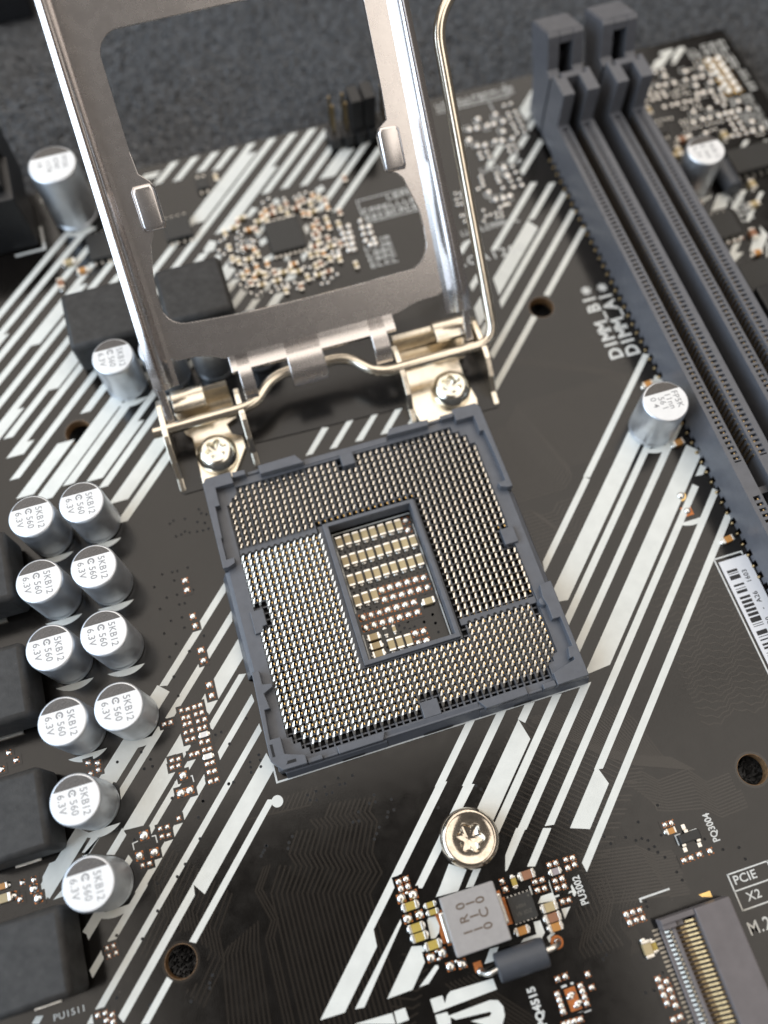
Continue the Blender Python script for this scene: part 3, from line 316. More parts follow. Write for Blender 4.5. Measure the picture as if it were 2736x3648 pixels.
# traces under the mask: low ridges, bundle by bundle
tr = MB(); _rib0 = ribbon
def _rib(mb, pts, wd, z0, z1): _rib0(mb, pts, wd, z0, z1 + (random.uniform(-.004, .004) if mb is tr else 0))
def ribbon(mb, pts, wd, z0, z1):    # breaks a trace where it would cross a mounting hole
    if mb is not tr: return _rib(mb, pts, wd, z0, z1)
    q = [Vector(pts[0])]
    for a, b in zip(pts, pts[1:]):
        a, b = Vector(a), Vector(b); n = max(1, int((b-a).length/6))
        near = any((Vector(h)-a).length < 40 and abs((b-a).normalized().cross(Vector(h)-a)) < 3.4 for h in HOLES if (b-a).length > .1)
        if near: n = max(1, int((b-a).length/.5))
        q += [a + (b-a)*(i/n) for i in range(1, n+1)]
    run = []
    for v in q:
        if any((v-Vector(h)).length < 3.0 for h in HOLES):
            if len(run) > 1: _rib(mb, run, wd, z0, z1)
            run = []
        elif not run or (v-run[-1]).length > .05: run.append(v)
    if len(run) > 1: _rib(mb, run, wd, z0, z1)
def bundle(path, n, d, wd=.26, vary=0.):
    for i in range(n):
        q = [(x+d[0]*i, y+d[1]*i) for x, y in path]
        if vary:
            e = random.uniform(-vary, vary); q[0] = (q[0][0], q[0][1]+e) if abs(q[0][1]-q[1][1]) > abs(q[0][0]-q[1][0]) else (q[0][0]+e, q[0][1])
        ribbon(tr, q, wd, -.01, .034)
ch = [(-25.3,-66),(-25.3,-33.4),(-23.3,-30.9),(-23.9,-28.6),(-21.2,-25.6)]
for i in range(20):
    dx = i*.62; zig = [(-25.3+dx,-66),(-25.3+dx*.98,-33.4-.19*i),(-23.4+dx,-30.6-.24*i)]
    if i > 2: zig += [(-23.9+dx,-29.2-.18*i),(-22.2+dx,-27-.12*i)]
    if i > 6: zig += [(-22.8+dx,-25.9-.1*i)]
    if i > 9: zig += [(-21.6+dx,-24.4-.1*i)]
    ribbon(tr, zig, .27, -.01, .036)
for i in range(12):
    ribbon(tr, [(-28.8+i*.6-6,-66),(-28.6+i*.6-5.5,-50-.3*i),(-27.6+i*.55-5,-38.6),(-27.0+i*.5-4.6,-37.5+i*.2)] if i < 9 else [(-27.3+(i-9)*.5,-66),(-27.2+(i-9)*.5,-45),(-27.2+(i-9)*.5,-38.2),(-26.0+(i-9)*.4,-36.4),(-27.1+(i-9)*.4,-32.6),(-25.4+(i-9)*.4,-30.2)], .24, -.01, .032)
for i in range(11): ribbon(tr, [(-26.2+i*.62,-24.2-.05*i),(-24.2+i*.62,-24.4-.05*i),(-22.6+i*.6,-22.9)], .2, -.01, .03)
for i in range(24):    # nested runs leaving the right edge of the socket
    y = 18.6 - i*.52
    ribbon(tr, [(21.6,y),(24.6+.20*i,y),(27.2+.16*i,y+2.6-.05*i),(27.4+.16*i,y+3.2),(46,y+3.2-.02*i)], .2, -.01, .026)
for i in range(12):
    y = 4.8 - i*.55
    ribbon(tr, [(21.9,y),(23.2+.3*i,y),(24.4+.35*i,y-1.2),(26.2+.35*i,y-1.2),(27.4+.3*i,y),(36,y)], .2, -.01, .028)
for i in range(24):   # short diagonal runs between the stripes below the socket
    o = .44*i; ribbon(tr, [(11.8-o,-21.2-o),(12.6-o,-23.4-o),(21.8-o,-32.0-o),(24.6-o,-32.8-o)] if i % 3 else [(12.6-o,-23.4-o),(21.8-o,-32.0-o)], .2, -.01, .03)
    t = -4 - i*1.05; ribbon(tr, [(12.2+i*.52,-22.6-i*.10),(13.6+i*.52,-24.0-i*.14),(19.2+i*.35,-29.6-i*.14),(20.0+i*.35,-30.2-i*.12),(23.5+i*.3,-32.6-i*.12)], .2, -.01, .03)
for i in range(16):   # long runs at lower right
    ribbon(tr, [(11.5+.1*i,-40.2-i*.42),(19.6+.1*i,-41.6-i*.42),(21.2,-43.0-i*.34),(23.6+.1*(i%3),-43.4-i*.34)], .2, -.01, .03)
for i in range(9): ribbon(tr, [(13.4-.62*i+1.2,-43.6-.3*i),(14.6-.6*i,-46.2-.28*i),(12.9-.55*i,-48.6-.2*i),(13.6-.6*i,-51.4)], .24, -.01, .036)
for i in range(5): ribbon(tr, [(16.4+.32*i,-45.6-.3*i),(14.9+.32*i,-47.3-.2*i),(14.2+.32*i,-49.6),(14.9+.3*i,-51.4),(14.2+.3*i,-52.6)], .15, -.01, .03)
for i in range(12): ribbon(tr, [(20.5+.3*i,-33.2-i*.4),(23.8,-33.5-i*.45),(25.4,-35.2-i*.35),(29.5,-35.0-i*.45),(31.2,-37.2-i*.4),(35,-37.0-i*.4)], .18, -.01, .028)
for i in range(26):  # meanders near the label
    y = -9.0-i*.85; q = []
    for k in range(15): q.append((33.8+k*.8, y-.35*(k%2)+.5*sin(k*.9+i*.6)))
    ribbon(tr, q, .16, -.01, .022)
for i in range(16):
    ribbon(tr, [(-36.2+i*.42,-24.5-i*.5),(-38.8+i*.42,-27.5-i*.55),(-38.8+i*.42,-31.5-i*.5),(-42+i*.4,-35.5-i*.5)], .22, -.01, .03)
for i in range(6): ribbon(tr, [(-24.6-.5*i,-12.2-.2*i),(-30.6-.5*i,-18.6-.2*i),(-31.4-.5*i,-20.4)], .18, -.01, .028)
for i in range(7): ribbon(tr, [(-8+.55*i,-49),(-6.5+.55*i,-51),(-1+.55*i,-57)], .22, -.01, .032)
for i in range(12): ribbon(tr, [(-12-.5*i,-44.5-.8*i),(-9.5-.5*i,-45.5-.8*i),(-8.5-.5*i,-45.3-.8*i)], .22, -.01, .032)
for i in range(14): ribbon(tr, [(24+1.4*i,33-.7*i),(27+1.5*i,30-.7*i),(44,29.6-.9*i)], .15, -.01, .02)
obj('trace', tr, trace_m, board, kind='stuff')
vi = MB()
for x, y in VIAS + WINVIAS:
    vi.prism(circle(x,y,.23,10), -.3, .040, [circle(x,y,.13,10)])
obj('via_ring', vi, trace_m, board, kind='stuff')
vi = MB()
for x, y in VIAS + WINVIAS: vi.prism(circle(x,y,.20,8), .0, .0415)
obj('via_hole', vi, sock_dark, board, kind='stuff')
# solder pads: copper land and a solder dome
pm = MB(); pm.cur = 1; pm.box(-.95,.95,-.95,.95,-.05,.03); pm.cur = 0; pm.dome(0,.0,.03,1.0,.98,.6)
pad_mesh = pm.mesh('solder_pad', [solder, copper], 50)
pm = MB(); pm.cur = 1; pm.box(-.84,.84,-.84,.84,-.05,.03); pm.cur = 0; pm.dome(0,.0,.03,1.06,1.04,.6); pad_far = pm.mesh('solder_pad', [solder, copper], 50)
allp = sorted([(s,x,y) for x,y,s in PADS+WINPADS if not (-8 < x < 8 and False)], key=lambda q: -q[0]*min(1, 130/(110+max(0,q[2]+30))))
for s, x, y in allp[:300]:
    o = obj('solder_pad', pad_far if y > 42 else pad_mesh, None, board, loc=(x,y,.06)); o.scale = (s*random.uniform(.82,.96), s*random.uniform(.84,1), s*random.uniform(.75,1.05)); o.rotation_euler = (0,0,random.choice((0,pi/2,pi,-pi/2)))
cl = MB(); random.seed(3)
for s, x, y in allp:    # the white print stops short of every solder land
    k = s+.2+(.1 if s < .45 else .06); cl.box(x-k, x+k, y-k, y+k, .001, .0525+random.uniform(0, .006))
obj('print_clearance', cl, pcb, board, kind='stuff')
rest = MB(); rest2 = MB()
for s, x, y in allp[300:]:
    rest.dome(x,y,.065,s*.9,s*.85,s*.5,9)
obj('solder_pads_small', rest, solder, board, smooth=50, kind='stuff')
for x, y in HDRPADS:
    h = MB(); h.prism(circle(x,y,.95,20), .002, .03); h.cur = 1; h.dome(x,y,.03,.75,.75,.6,14); obj('header_pad', h, [goldm, solder], board, smooth=50)
ol = MB(); random.seed(12)   # print outlines round the far footprints
for s, x, y in PADS and [(q[2], q[0], q[1]) for q in PADS]:
    if s > .55 and y > 45 and (x > 30 or x > 6):
        k = random.choice((-1, 1)); a = s+.32
        _rib0(ol, [(x-a, y-k*a*.2), (x-a, y+k*a), (x+a*.3, y+k*a)], .13, .002, .045+random.uniform(0, .004))
obj('silk_outline', ol, silk_thin, board, kind='stuff')
# lettering on the board
def bt(s, size, x, y, rz=0, sx=1., sp=1.05, bold=.01): text('board_text', s, size, (x,y,.05), rz, silk_thin, board, sx, sp, bold)
for word, x, y in (('DIMM_A1', 48.2, 25.65), ('DIMM_B1', 45.5, 25.85)):
    for k, ch in enumerate(word): bt(ch, 2.95, x, y+1.78*k, pi/2, .92, 1, .09)
    for k in range(4):
        h = MB(); a = pi*k/4; c, s = cos(a), sin(a); cx, cy = x+.05, y+1.78*7; h.prism([(cx+.85*c-.13*s, cy+.85*s+.13*c), (cx-.85*c-.13*s, cy-.85*s+.13*c), (cx-.85*c+.13*s, cy-.85*s-.13*c), (cx+.85*c+.13*s, cy+.85*s-.13*c)], .002, .05+.0015*k); obj('board_text', h, silk_thin, board)
bt('LGA1200', 2.5, 33.4, 49.6, 0, 1.0, 1.25, .02); bt('PU3002', 1.28, 11.08, -44.25, pi/2, .82, 1.0, .03); bt('PQ3004', 1.25, 29.45, -42.35, pi/2, .84, 1.0, .03)
bt('PCIE', 1.42, 30.85, -48.85, 0, 1.05, 1.05, .02); bt('X2', 1.4, 31.0, -51.0, 0, 1.05, 1.1, .02); bt('M.2', 2.05, 30.1, -54.3, 0, .9, 1.1, .02)
bt('PQ4515', 1.35, 1.48, -54.4, pi/2, .92, 1.05, .06); bt('PU1511', 1.0, -51.15, -38.95, 0, 1.12, 1.1, .01)
bt('82', 1.6, -35.6, 84.0, 0); 
def sl(pts, wd=.16): h = MB(); ribbon(h, pts, wd, .002, .047); obj('silk_line', h, silk_thin, board)
sl([(-21.35,-17.5),(-21.35,-20.95),(21.55,-20.95),(21.55,-19.6)], .24)
sl([(28.95,-47.95),(40,-47.95)], .17); sl([(28.95,-49.93),(40,-49.93)], .17); sl([(28.95,-52.15),(40,-52.15)], .17); sl([(28.95,-47.87),(28.95,-52.23)], .17); sl([(34.3,-47.9),(34.3,-49.9)], .17)
h = MB(); h.prism(circle(-21.9,-23.2,.75,24), .002, .05); obj('silk_dot', h, silk, board)
sl([(45.2,-9.95),(49.4,-9.95),(49.4,-10.4)], .22); sl([(45.2,-9.85),(45.05,-40)], .2)
sl([(-42.13,73.62),(-37.17,73.68),(-37.16,78.54)], .45)
sl([(17.6,-50.0),(17.6,-47.3),(21.5,-47.3)], .22)
for a, b in (((4.0,-53.35),(5.6,-53.35)),((6.1,-53.35),(7.45,-53.35)),((4.2,-56.5),(7.4,-56.5))): sl([a,b], .24)
sl([(24.7,-43.1),(24.7,-41.9),(25.4,-41.9)], .16); sl([(26.6,-41.95),(27.5,-41.95),(27.5,-42.2)], .16)
for a in ([(-38.2,-33.9+5.4),(-38.2,-28.0),(-36.0,-27.6)],): pass
for q in SOTLINES: sl(q, .15)
for k in range(22):   # small print too far off to read
    bx = 15+ (k%11)*1.05; 
def smallprint(x0,x1,y0,y1,rows,cols):
    h = MB()
    for r in range(rows):
        for c in range(cols):
            x = x0+(x1-x0)*(c+.5)/cols; y = y0+(y1-y0)*(r+.5)/rows; a = (x1-x0)/cols*.36; b = (y1-y0)/rows*.34; k = random.random()
            h.box(x-a, x-a*.55, y-b, y+b, .002, .012)
            if k > .3: h.box(x-a*.55, x+a, y+b*.6, y+b, .002, .012)
            if k > .45: h.box(x-a*.55, x+a*.9, y-b*.2, y+b*.15, .002, .012)
            if k < .7: h.box(x-a*.55, x+a, y-b, y-b*.65, .002, .012)
            if k > .6: h.box(x+a*.6, x+a, y-b*.65, y+b*.6, .002, .012)
    obj('small_print', h, silk_thin, board, kind='stuff')
smallprint(15.6,30,62.6,65.6,2,12); smallprint(20.4,30,65.8,67.4,1,8); smallprint(35,50,82.6,84.6,2,13); smallprint(13.6,18.6,53,59,5,4)
smallprint(86.5,91.5,76,83.5,5,3); smallprint(83.5,86,76.6,83,5,2); smallprint(85.5,90.2,60.5,69.5,8,4); smallprint(90.3,92,69.8,76,6,1); smallprint(75.6,78.2,43.2,50,7,2); smallprint(67,69.5,25,34,8,2)
smallprint(30,40.5,54.6,56.2,1,12); smallprint(37.6,45.5,66.5,68,1,8)
sl([(30.2,67.6),(15.4,67.4),(15.4,62.4),(30.2,62.4)], .15); sl([(34.8,82.3),(48.6,82.3),(48.6,85.4)], .15); sl([(44.6,82),(44.6,76.5)], .15)
# bare copper and gold details
h = MB(); h.prism([(5.1,-53.68),(7.0,-53.66),(7.0,-56.12),(5.1,-56.1)], .002, .02); obj('copper_land', h, copper, board)
for x, y in ((5.8,-54.35),(6.3,-55.4),(5.55,-54.6),(6.0,-55.65)):
    h = MB(); h.dome(x,y,.02,.52,.3,.3); obj('solder_blob', h, solder, board, smooth=60)
for x, y in ((44.83,.46),):
    h = MB(); h.prism(circle(x,y,.8,20), .002, .03); h.cur = 1; h.dome(x,y,.03,.6,.6,.5,14); obj('solder_joint', h, [goldm, solder], board, smooth=60)
h = MB(); h.box(43.95,45.5,-2.75,-1.25,.002,.028); h.cur = 1; h.dome(44.73,-2.0,.028,.5,.5,.45,14); obj('solder_joint', h, [copper, solder], board, smooth=60)
def crescent(cx, cy, R=3.9, dy=2.95, n=16, w=0):
    a0 = -pi/2 - math.acos(dy/R); a1 = -pi/2 + math.acos(dy/R)
    h = MB(); h.prism([(cx+R*cos(a0+(a1-a0)*i/n), cy+R*sin(a0+(a1-a0)*i/n)) for i in range(n+1)], .002, .05); obj('polarity_mark', h, silk, board)
crescent(44.88, -.55, 3.7, 2.92)
# ---------------------------------------------------------------- can capacitors
def cap_parts(root, R, H, lines, bold=0):
    b = MB(); b.lathe([(R*.93,.0),(R*1.0,.35),(R*1.0,.75),(R*.955,.95),(R*.955,1.25),(R*1.0,1.5),(R*1.0,H-.45),(R*.985,H-.18),(R*.94,H-.02),(R*.9,H)], n=56)
    obj('can', b, alum, root, smooth=40)
    yb = R*.44
    pts = [(R*.925*cos(a), R*.925*sin(a)) for a in [math.asin(yb/(R*.925)) - i*(pi+2*math.asin(yb/(R*.925)))/40 for i in range(41)]]
    b = MB(); b.prism(pts, H-.01, H+.035); obj('top_paint', b, captop, root)
    a0 = math.asin((yb+.02)/(R*.9)); pts = [(R*.9*cos(a0+(pi-2*a0)*i/24), R*.9*sin(a0+(pi-2*a0)*i/24)) for i in range(25)]
    b = MB(); b.prism(pts, H-.01, H+.03); obj('dark_mark', b, capmark, root)
    for s, x, y, size, sx in lines:
        text('print', s, size, (x*R, y*R, H+.036), -pi/2, ink, root, sx, 1.06, .006)
def kline(): return [('5KB12', .36, -.16, 1.26, .92), ('560', -.08, -.29, 1.24, .95), ('6.3V', -.52, -.05, 1.24, 1.0)]
def cring(root, R, H):
    b = MB(); n = 26; c = (-.07*R, .235*R)
    o_ = [(c[0]+.47*cos(a), c[1]+.47*sin(a)) for a in [(-1.05)+ (2*pi-1.2)*i/n + .0 for i in range(n+1)]]
    i_ = [(c[0]+.27*cos(a), c[1]+.27*sin(a)) for a in [(-1.05)+ (2*pi-1.2)*i/n for i in range(n+1)]]
    b.prism(o_ + i_[::-1], H+.034, H+.052); b.prism(circle(c[0], c[1], .10, 12), H+.034, H+.052)
    obj('emblem', b, ink, root)
cap0 = thing('can_capacitor', '', 'capacitor'); cap_parts(cap0, 3.13, 8.0, kline()); cring(cap0, 3.13, 8.0)
rows = ['top','second','third','fourth']
CAPS = [(-43.93,21.58,'5KB12 can capacitor, uppermost in the left column of the bank'),
 (-37.02,21.59,'silver 5KB12 can capacitor, uppermost in the right column of the bank'),
 (-44.26,12.0,'silver 5KB12 can capacitor, second down in the left column of the bank'),
 (-37.0,11.88,'silver 5KB12 can capacitor, second down in the right column of the bank'),
 (-44.28,2.65,'silver 5KB12 can capacitor, third down in the left column of the bank'),
 (-37.29,2.5,'silver 5KB12 can capacitor, third down in the right column of the bank'),
 (-44.18,-7.08,'silver 5KB12 can capacitor, left one of the lowest side-by-side pair'),
 (-37.18,-7.35,'silver 5KB12 can capacitor, right one of the lowest side-by-side pair'),
 (-44.17,-16.75,'lone silver 5KB12 can capacitor just below the side-by-side pairs'),
 (-44.2,-26.42,'lowest silver 5KB12 can capacitor, at the bottom end of the bank'),
 (-28.76,43.48,'silver 5KB12 can capacitor in front of the big choke, left of the raised frame'),
 (-21.92,43.0,'silver can capacitor half hidden by the left leg of the raised metal frame'),
 (-14.96,42.71,'silver can capacitor under the lower bar of the raised frame, its top hidden'),
 (-7.9,42.4,'silver can capacitor almost wholly hidden behind the lower bar of the raised metal frame'),
 (70.9,53.2,'silver can capacitor printed 5KB12 beyond the memory slots, at the upper right')]
for i, (x, y, lb) in enumerate(CAPS):
    grp = 'can capacitors of the bank left of the socket' if i < 10 else ('can capacitors behind the raised frame' if i < 14 else None)
    if i == 0: cap0.location = (x,y,0); cap0['label'] = lb; cap0['group'] = grp
    else:
        o = dup(cap0, (x,y,0), 0, lb, grp)
        if not grp: del o['group']
    crescent(x+.05, y-.1)
c = thing('can_capacitor', 'silver can capacitor printed FP5K standing at the left side of the memory slot', 'capacitor', (45.15,12.0,0))
cap_parts(c, 3.35, 8.3, [('FP5K', .5, -.05, 1.25, 1.0), ('11nn', .16, -.05, 1.25, 1.0), ('56 I', -.16, -.06, 1.25, 1.0), ('0 4', -.5, .05, 1.2, 1.05)])
crescent(45.2, 11.9, 4.05, 3.1)
c = thing('can_capacitor', 'tall silver FP5K can capacitor at far left, between black connector and raised frame', 'capacitor', (-30.95,79.3,0))
cap_parts(c, 3.9, 11.4, [('FP5K', .5, -.03, 1.25, 1.0), ('0747', .16, -.03, 1.2, 1.0), ('1174', -.16, -.08, 1.2, 1.0), ('14', -.5, .1, 1.2, 1.0)])
crescent(-30.9, 79.2, 4.7, 3.7)
# ---------------------------------------------------------------- chokes
def choke(x0, x1, y0, y1, H, label, grp):
    t = thing('choke', label, 'inductor', ((x0+x1)/2,(y0+y1)/2,0), group=grp); a, b = (x1-x0)/2, (y1-y0)/2
    m = MB(); m.box(-a,a,-b,b,.35,H); obj('core', m, choke_m, t, smooth=40, bevel=.75)
    for s in (-1,1):
        m = MB(); m.box(-1.6,1.6,s*(b-.5)-.7,s*(b-.5)+.7,.0,.34); obj('terminal', m, term, t)
G1 = 'square chokes along the left edge'
choke(-58.6,-48.1,11.1,21.4,7,'dark square choke at the left edge, uppermost of the row of four',G1)
choke(-58.6,-48.05,-4.9,5.1,7,'dark square choke at the left edge, second of the row from the top',G1)
choke(-58.6,-48.1,-21.1,-11.2,7,'dark square choke at the left edge, third of the row from the top',G1)
choke(-58.6,-48.1,-37.3,-27.4,7,'dark square choke in the lower left corner, last of the row',G1)
choke(-34.8,-24.3,47.3,57.7,7,'large dark grey square choke left of the raised frame, behind the capacitor',None)
choke(-20.3,-9.7,47.3,57.7,7,'large dark grey square choke seen through the frame opening',None)
# ---------------------------------------------------------------- the processor socket
so = thing('cpu_socket', 'large square grey-blue processor socket full of spring contacts at the centre of the board', 'processor socket')
PA = [(-18.5,17.5),(-17.6,17.5),(-17.6,18.45),(-16.7,18.45),(-16.7,20.0),(15.95,20.0),(15.95,18.95),(16.9,18.95),(16.9,18.1),(17.8,18.1),(17.8,16.5),(18.6,16.5),(18.6,-16.2),(17.75,-16.2),(17.75,-17.2),(16.85,-17.2),(16.85,-19.2),(-16.1,-19.2),(-16.1,-18.3),(-17.0,-18.3),(-17.0,-17.35),(-17.9,-17.35),(-17.9,-16.4),(-18.5,-16.4)]
led = MB(); led.prism([(-20.55,-20.2),(20.55,-20.2),(20.6,21.2),(-20.55,21.2)], .3, 2.72, [PA])
obj('ledge', led, sock, so, bevel=.07)
# outer walls: high corner blocks and low sloping runs between them
TL = [(-20.95,21.2),(-20.45,22.0),(-16.72,22.0),(-16.72,20.15),(-19.35,20.15),(-19.35,17.3),(-20.02,17.3),(-20.02,16.2),(-20.15,12.4),(-20.3,12.4),(-20.3,9.1),(-19.15,9.1),(-19.3,8.3),(-20.2,7.95),(-21.05,7.95)]
TR = [(-x, y) for x, y in TL][::-1]
TR = [(20.95,21.3),(20.45,22.1),(16.8,22.1),(16.8,20.1),(19.5,20.1),(19.5,17.45),(20.15,17.4),(20.35,12.5),(20.35,8.95),(19.2,8.9),(19.35,8.2),(20.3,7.8),(21.1,7.8)]
BR = [(19.4,-7.05),(21.05,-6.95),(21.1,-20.45),(16.75,-20.5),(16.75,-18.85),(20.05,-18.0),(20.05,-17.65),(19.5,-17.7),(19.85,-16.2),(20.45,-16.2),(20.4,-12.1),(19.3,-12.1),(19.35,-10.1),(19.1,-8.9)]
BL = [(-19.75,-7.15),(-20.75,-7.15),(-21.1,-16),(-21.15,-18.8),(-19.9,-20.3),(-16.75,-20.35),(-16.75,-19.25),(-19.2,-18.4),(-19.2,-16.2),(-20.55,-16.2),(-20.3,-12.35),(-19.55,-12.35),(-19.85,-10.3),(-18.6,-9.75),(-18.5,-9.3),(-19.75,-9.05)]
for q in (TL, TR, BR, BL):
    h = MB(); h.prism(q, .28, 4.0); obj('corner_wall', h, sock, so, bevel=.1)
for q, z0, z1 in (
    ([(-12.75,20.35),(-6.25,20.3),(-7.2,21.85),(-12.75,21.75)], .29, 4.0),
    ([(-16.6,21.0),(-14.7,21.0),(-14.7,21.75),(-16.6,21.9)], .29, 3.9),
    ([(6.35,20.75),(12.75,20.65),(12.9,21.55),(7.1,21.85)], .29, 4.0),
    ([(14.75,20.95),(16.7,20.95),(16.7,21.6),(14.75,21.6)], .29, 3.9),
    ([(-14.55,21.2),(-12.8,21.2),(-12.8,21.7),(-14.55,21.7)], .29, 3.0),
    ([(12.95,21.2),(14.7,21.2),(14.7,21.6),(12.95,21.6)], .29, 3.0),
    ([(-12.7,-20.35),(-6.8,-20.35),(-6.3,-19.35),(-12.7,-19.35)], .29, 3.25),
    ([(6.3,-19.3),(12.85,-19.25),(12.85,-20.35),(7.1,-20.5)], .29, 3.25),
    ([(-16.68,-20.35),(-14.75,-20.35),(-14.75,-19.75),(-16.68,-19.75)], .29, 3.6),
    ([(14.95,-19.7),(16.7,-19.7),(16.7,-20.45),(14.95,-20.45)], .29, 3.6),
    ([(-14.7,-20.3),(-12.75,-20.3),(-12.75,-20.0),(-14.7,-20.0)], .29, 2.95),
    ([(12.9,-20.4),(14.9,-20.4),(14.9,-20.05),(12.9,-20.05)], .29, 2.95),
    ):
    h = MB(); h.prism(q, z0, z1); obj('rim_block', h, sock, so, bevel=.1)
def slope(pts, a, b, ax):
    sl_ = MB()   # a triangular run: pts = cross-section (d,z) measured outward
    if ax == 'x': sl_.add([(d,a,z) for d,z in pts]+[(d,b,z) for d,z in pts], [tuple(range(len(pts))), tuple(range(len(pts),2*len(pts)))[::-1]]+[(i,(i+1)%len(pts),(i+1)%len(pts)+len(pts),i+len(pts)) for i in range(len(pts))])
    else: sl_.add([(a,d,z) for d,z in pts]+[(b,d,z) for d,z in pts], [tuple(range(len(pts)))[::-1], tuple(range(len(pts),2*len(pts)))]+[(i,i+len(pts),(i+1)%len(pts)+len(pts),(i+1)%len(pts)) for i in range(len(pts))])
    obj('low_wall', sl_, sock, so, bevel=.08)
slope([(-19.9,2.73),(-21.1,2.3),(-21.75,.25),(-19.9,.25)], -7.1, 7.9, 'x'); slope([(19.85,2.73),(21.1,2.3),(21.75,.25),(19.85,.25)], -6.9, 7.75, 'x')
slope([(20.3,2.9),(21.3,2.75),(22.35,.4),(20.3,.4)], -6.2, 6.35, 'y'); slope([(-19.35,2.9),(-20.0,2.7),(-20.95,.3),(-19.35,.3)], -6.3, 6.3, 'y')
for a, b in ((-21.05,-6.31),(6.31,21.6)): slope([(-20.2,1.8),(-20.5,1.7),(-20.98,.32),(-20.2,.32)], a+1.2 if a < 0 else a, b, 'y')
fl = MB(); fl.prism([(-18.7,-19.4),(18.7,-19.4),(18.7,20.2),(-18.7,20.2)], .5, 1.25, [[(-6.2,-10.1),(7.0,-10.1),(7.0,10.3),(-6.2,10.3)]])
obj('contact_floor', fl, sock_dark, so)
P_ = .925; rb = MB()
def in_pa(x, y):
    c = False; n = len(PA)
    for i in range(n):
        a, b = PA[i], PA[(i+1)%n]
        if (a[1] > y) != (b[1] > y) and x < (b[0]-a[0])*(y-a[1])/(b[1]-a[1])+a[0]: c = not c
    return c
def in_win(x, y, e=0): return -7.2-e < x < 7.6+e and -10.75-e < y < 10.95+e
for k in range(-1, 40):     # ribs between the columns of contacts, broken where keys and window sit
    x = -18.02 + P_*(k+.5); seg = None; y = -19.3
    while y < 20.2:
        ok = in_pa(x, y) and not in_win(x, y)
        if ok and seg is None: seg = y
        if (not ok) and seg is not None: rb.box(x-.13+.05*(k%2), x+.13, seg, y, 1.2, 2.22); seg = None
        y += .1
    if seg is not None: rb.box(x-.13, x+.13, seg, 20.1, 1.2, 2.22)
for j in range(44):
    y = -19.6 + .923*j
    for xa, xb in ((-18.4,-7.2),(-7.2,7.6),(7.6,18.5)):
        if xa == -7.2 and in_win(0, y, .1): continue
        q = [x/10 for x in range(int(xa*10), int(xb*10)) if in_pa(x/10, y)]
        if q: rb.box(q[0], q[-1], y-.10, y+.10, 1.21, 1.95)
obj('floor_rib', rb, sock, so, kind='stuff')
for q in ([(-18.45,9.62),(-7.25,9.62),(-7.25,10.5),(-18.45,10.5)], [(7.65,-8.98),(18.55,-8.98),(18.55,-8.02),(7.65,-8.02)]):
    dv = MB(); dv.prism(q, 1.2, 2.6); obj('divider_strip', dv, sock, so, bevel=.05)
dh = MB()
for k in range(12): dh.prism(circle(-18.02+P_*k, 9.66, .27, 10), 2.58, 2.615)
for k in range(29, 39): dh.prism(circle(-18.02+P_*k, -8.85, .27, 10), 2.58, 2.615)
obj('divider_pit', dh, sock_dark, so, kind='stuff')
kb = MB(); kb.prism([(-19.1,1.15),(-17.25,1.12),(-17.25,-1.22),(-17.85,-1.3),(-17.95,-2.05),(-19.1,-2.1)], .6, 3.2); obj('alignment_key', kb, sock, so, bevel=.1)
kb = MB(); kb.box(-1.05,.9,18.35,20.25,.6,3.2); obj('alignment_key', kb, sock, so, bevel=.1)
kb = MB(); kb.box(17.2,19.15,-.05,2.33,.6,3.2); obj('alignment_key', kb, sock, so, bevel=.1)
kb = MB(); kb.box(-.95,1.4,-19.35,-17.2,.6,2.95); obj('alignment_key', kb, sock, so, bevel=.1)
kb = MB(); kb.lathe([(.72,.5),(.72,3.1),(.55,3.45),(.2,3.6)], 19.15, -9.25, 20, z=0); obj('round_post', kb, sock, so, smooth=40)
wr = MB(); wr.prism([(-7.1,-10.6),(7.45,-10.6),(7.45,10.75),(-7.1,10.75)], .4, 2.15, [[(-5.55,-9.86),(6.42,-9.86),(6.42,10.05),(-5.55,10.05)]])
wr.prism([(-6.35,-10.45),(7.1,-10.45),(7.1,10.6),(-6.35,10.6)], 2.14, 3.0, [[(-5.58,-9.83),(6.45,-9.83),(6.45,10.02),(-5.58,10.02)]])
obj('window_frame', wr, sock, so, bevel=.09)
em = MB()
for y in range(-8, 10, 3): em.prism(circle(-5.95, y+.3, .2, 12), 2.99, 3.02); em.prism(circle(6.78, y, .2, 12), 2.99, 3.02)
for q in ((-19.75,21.2),(20.1,-19.25),(-19.6,-19.3),(9.2,-19.9)): em.prism(circle(q[0], q[1], .5, 18), 3.99 if q[0]!=9.2 else 3.24, 4.02 if q[0]!=9.2 else 3.27)
obj('ejector_mark', em, sock, so, kind='stuff')
for q in ((-19.6,-18.0,-19.75,-19.35),(-20.75,-20.4,-18.4,-16.8)):
    sk = MB(); sk.box(*q,3.98,4.012); obj('moulded_slot', sk, sock_dark, so)
for a, b in ((-12.5,-9.5),(-1.5,2.5),(11,13.5)):
    ft = MB(); ft.box(a, b, -20.96, -20.9, .05, .9); obj('foot_gap', ft, sock_dark, so)
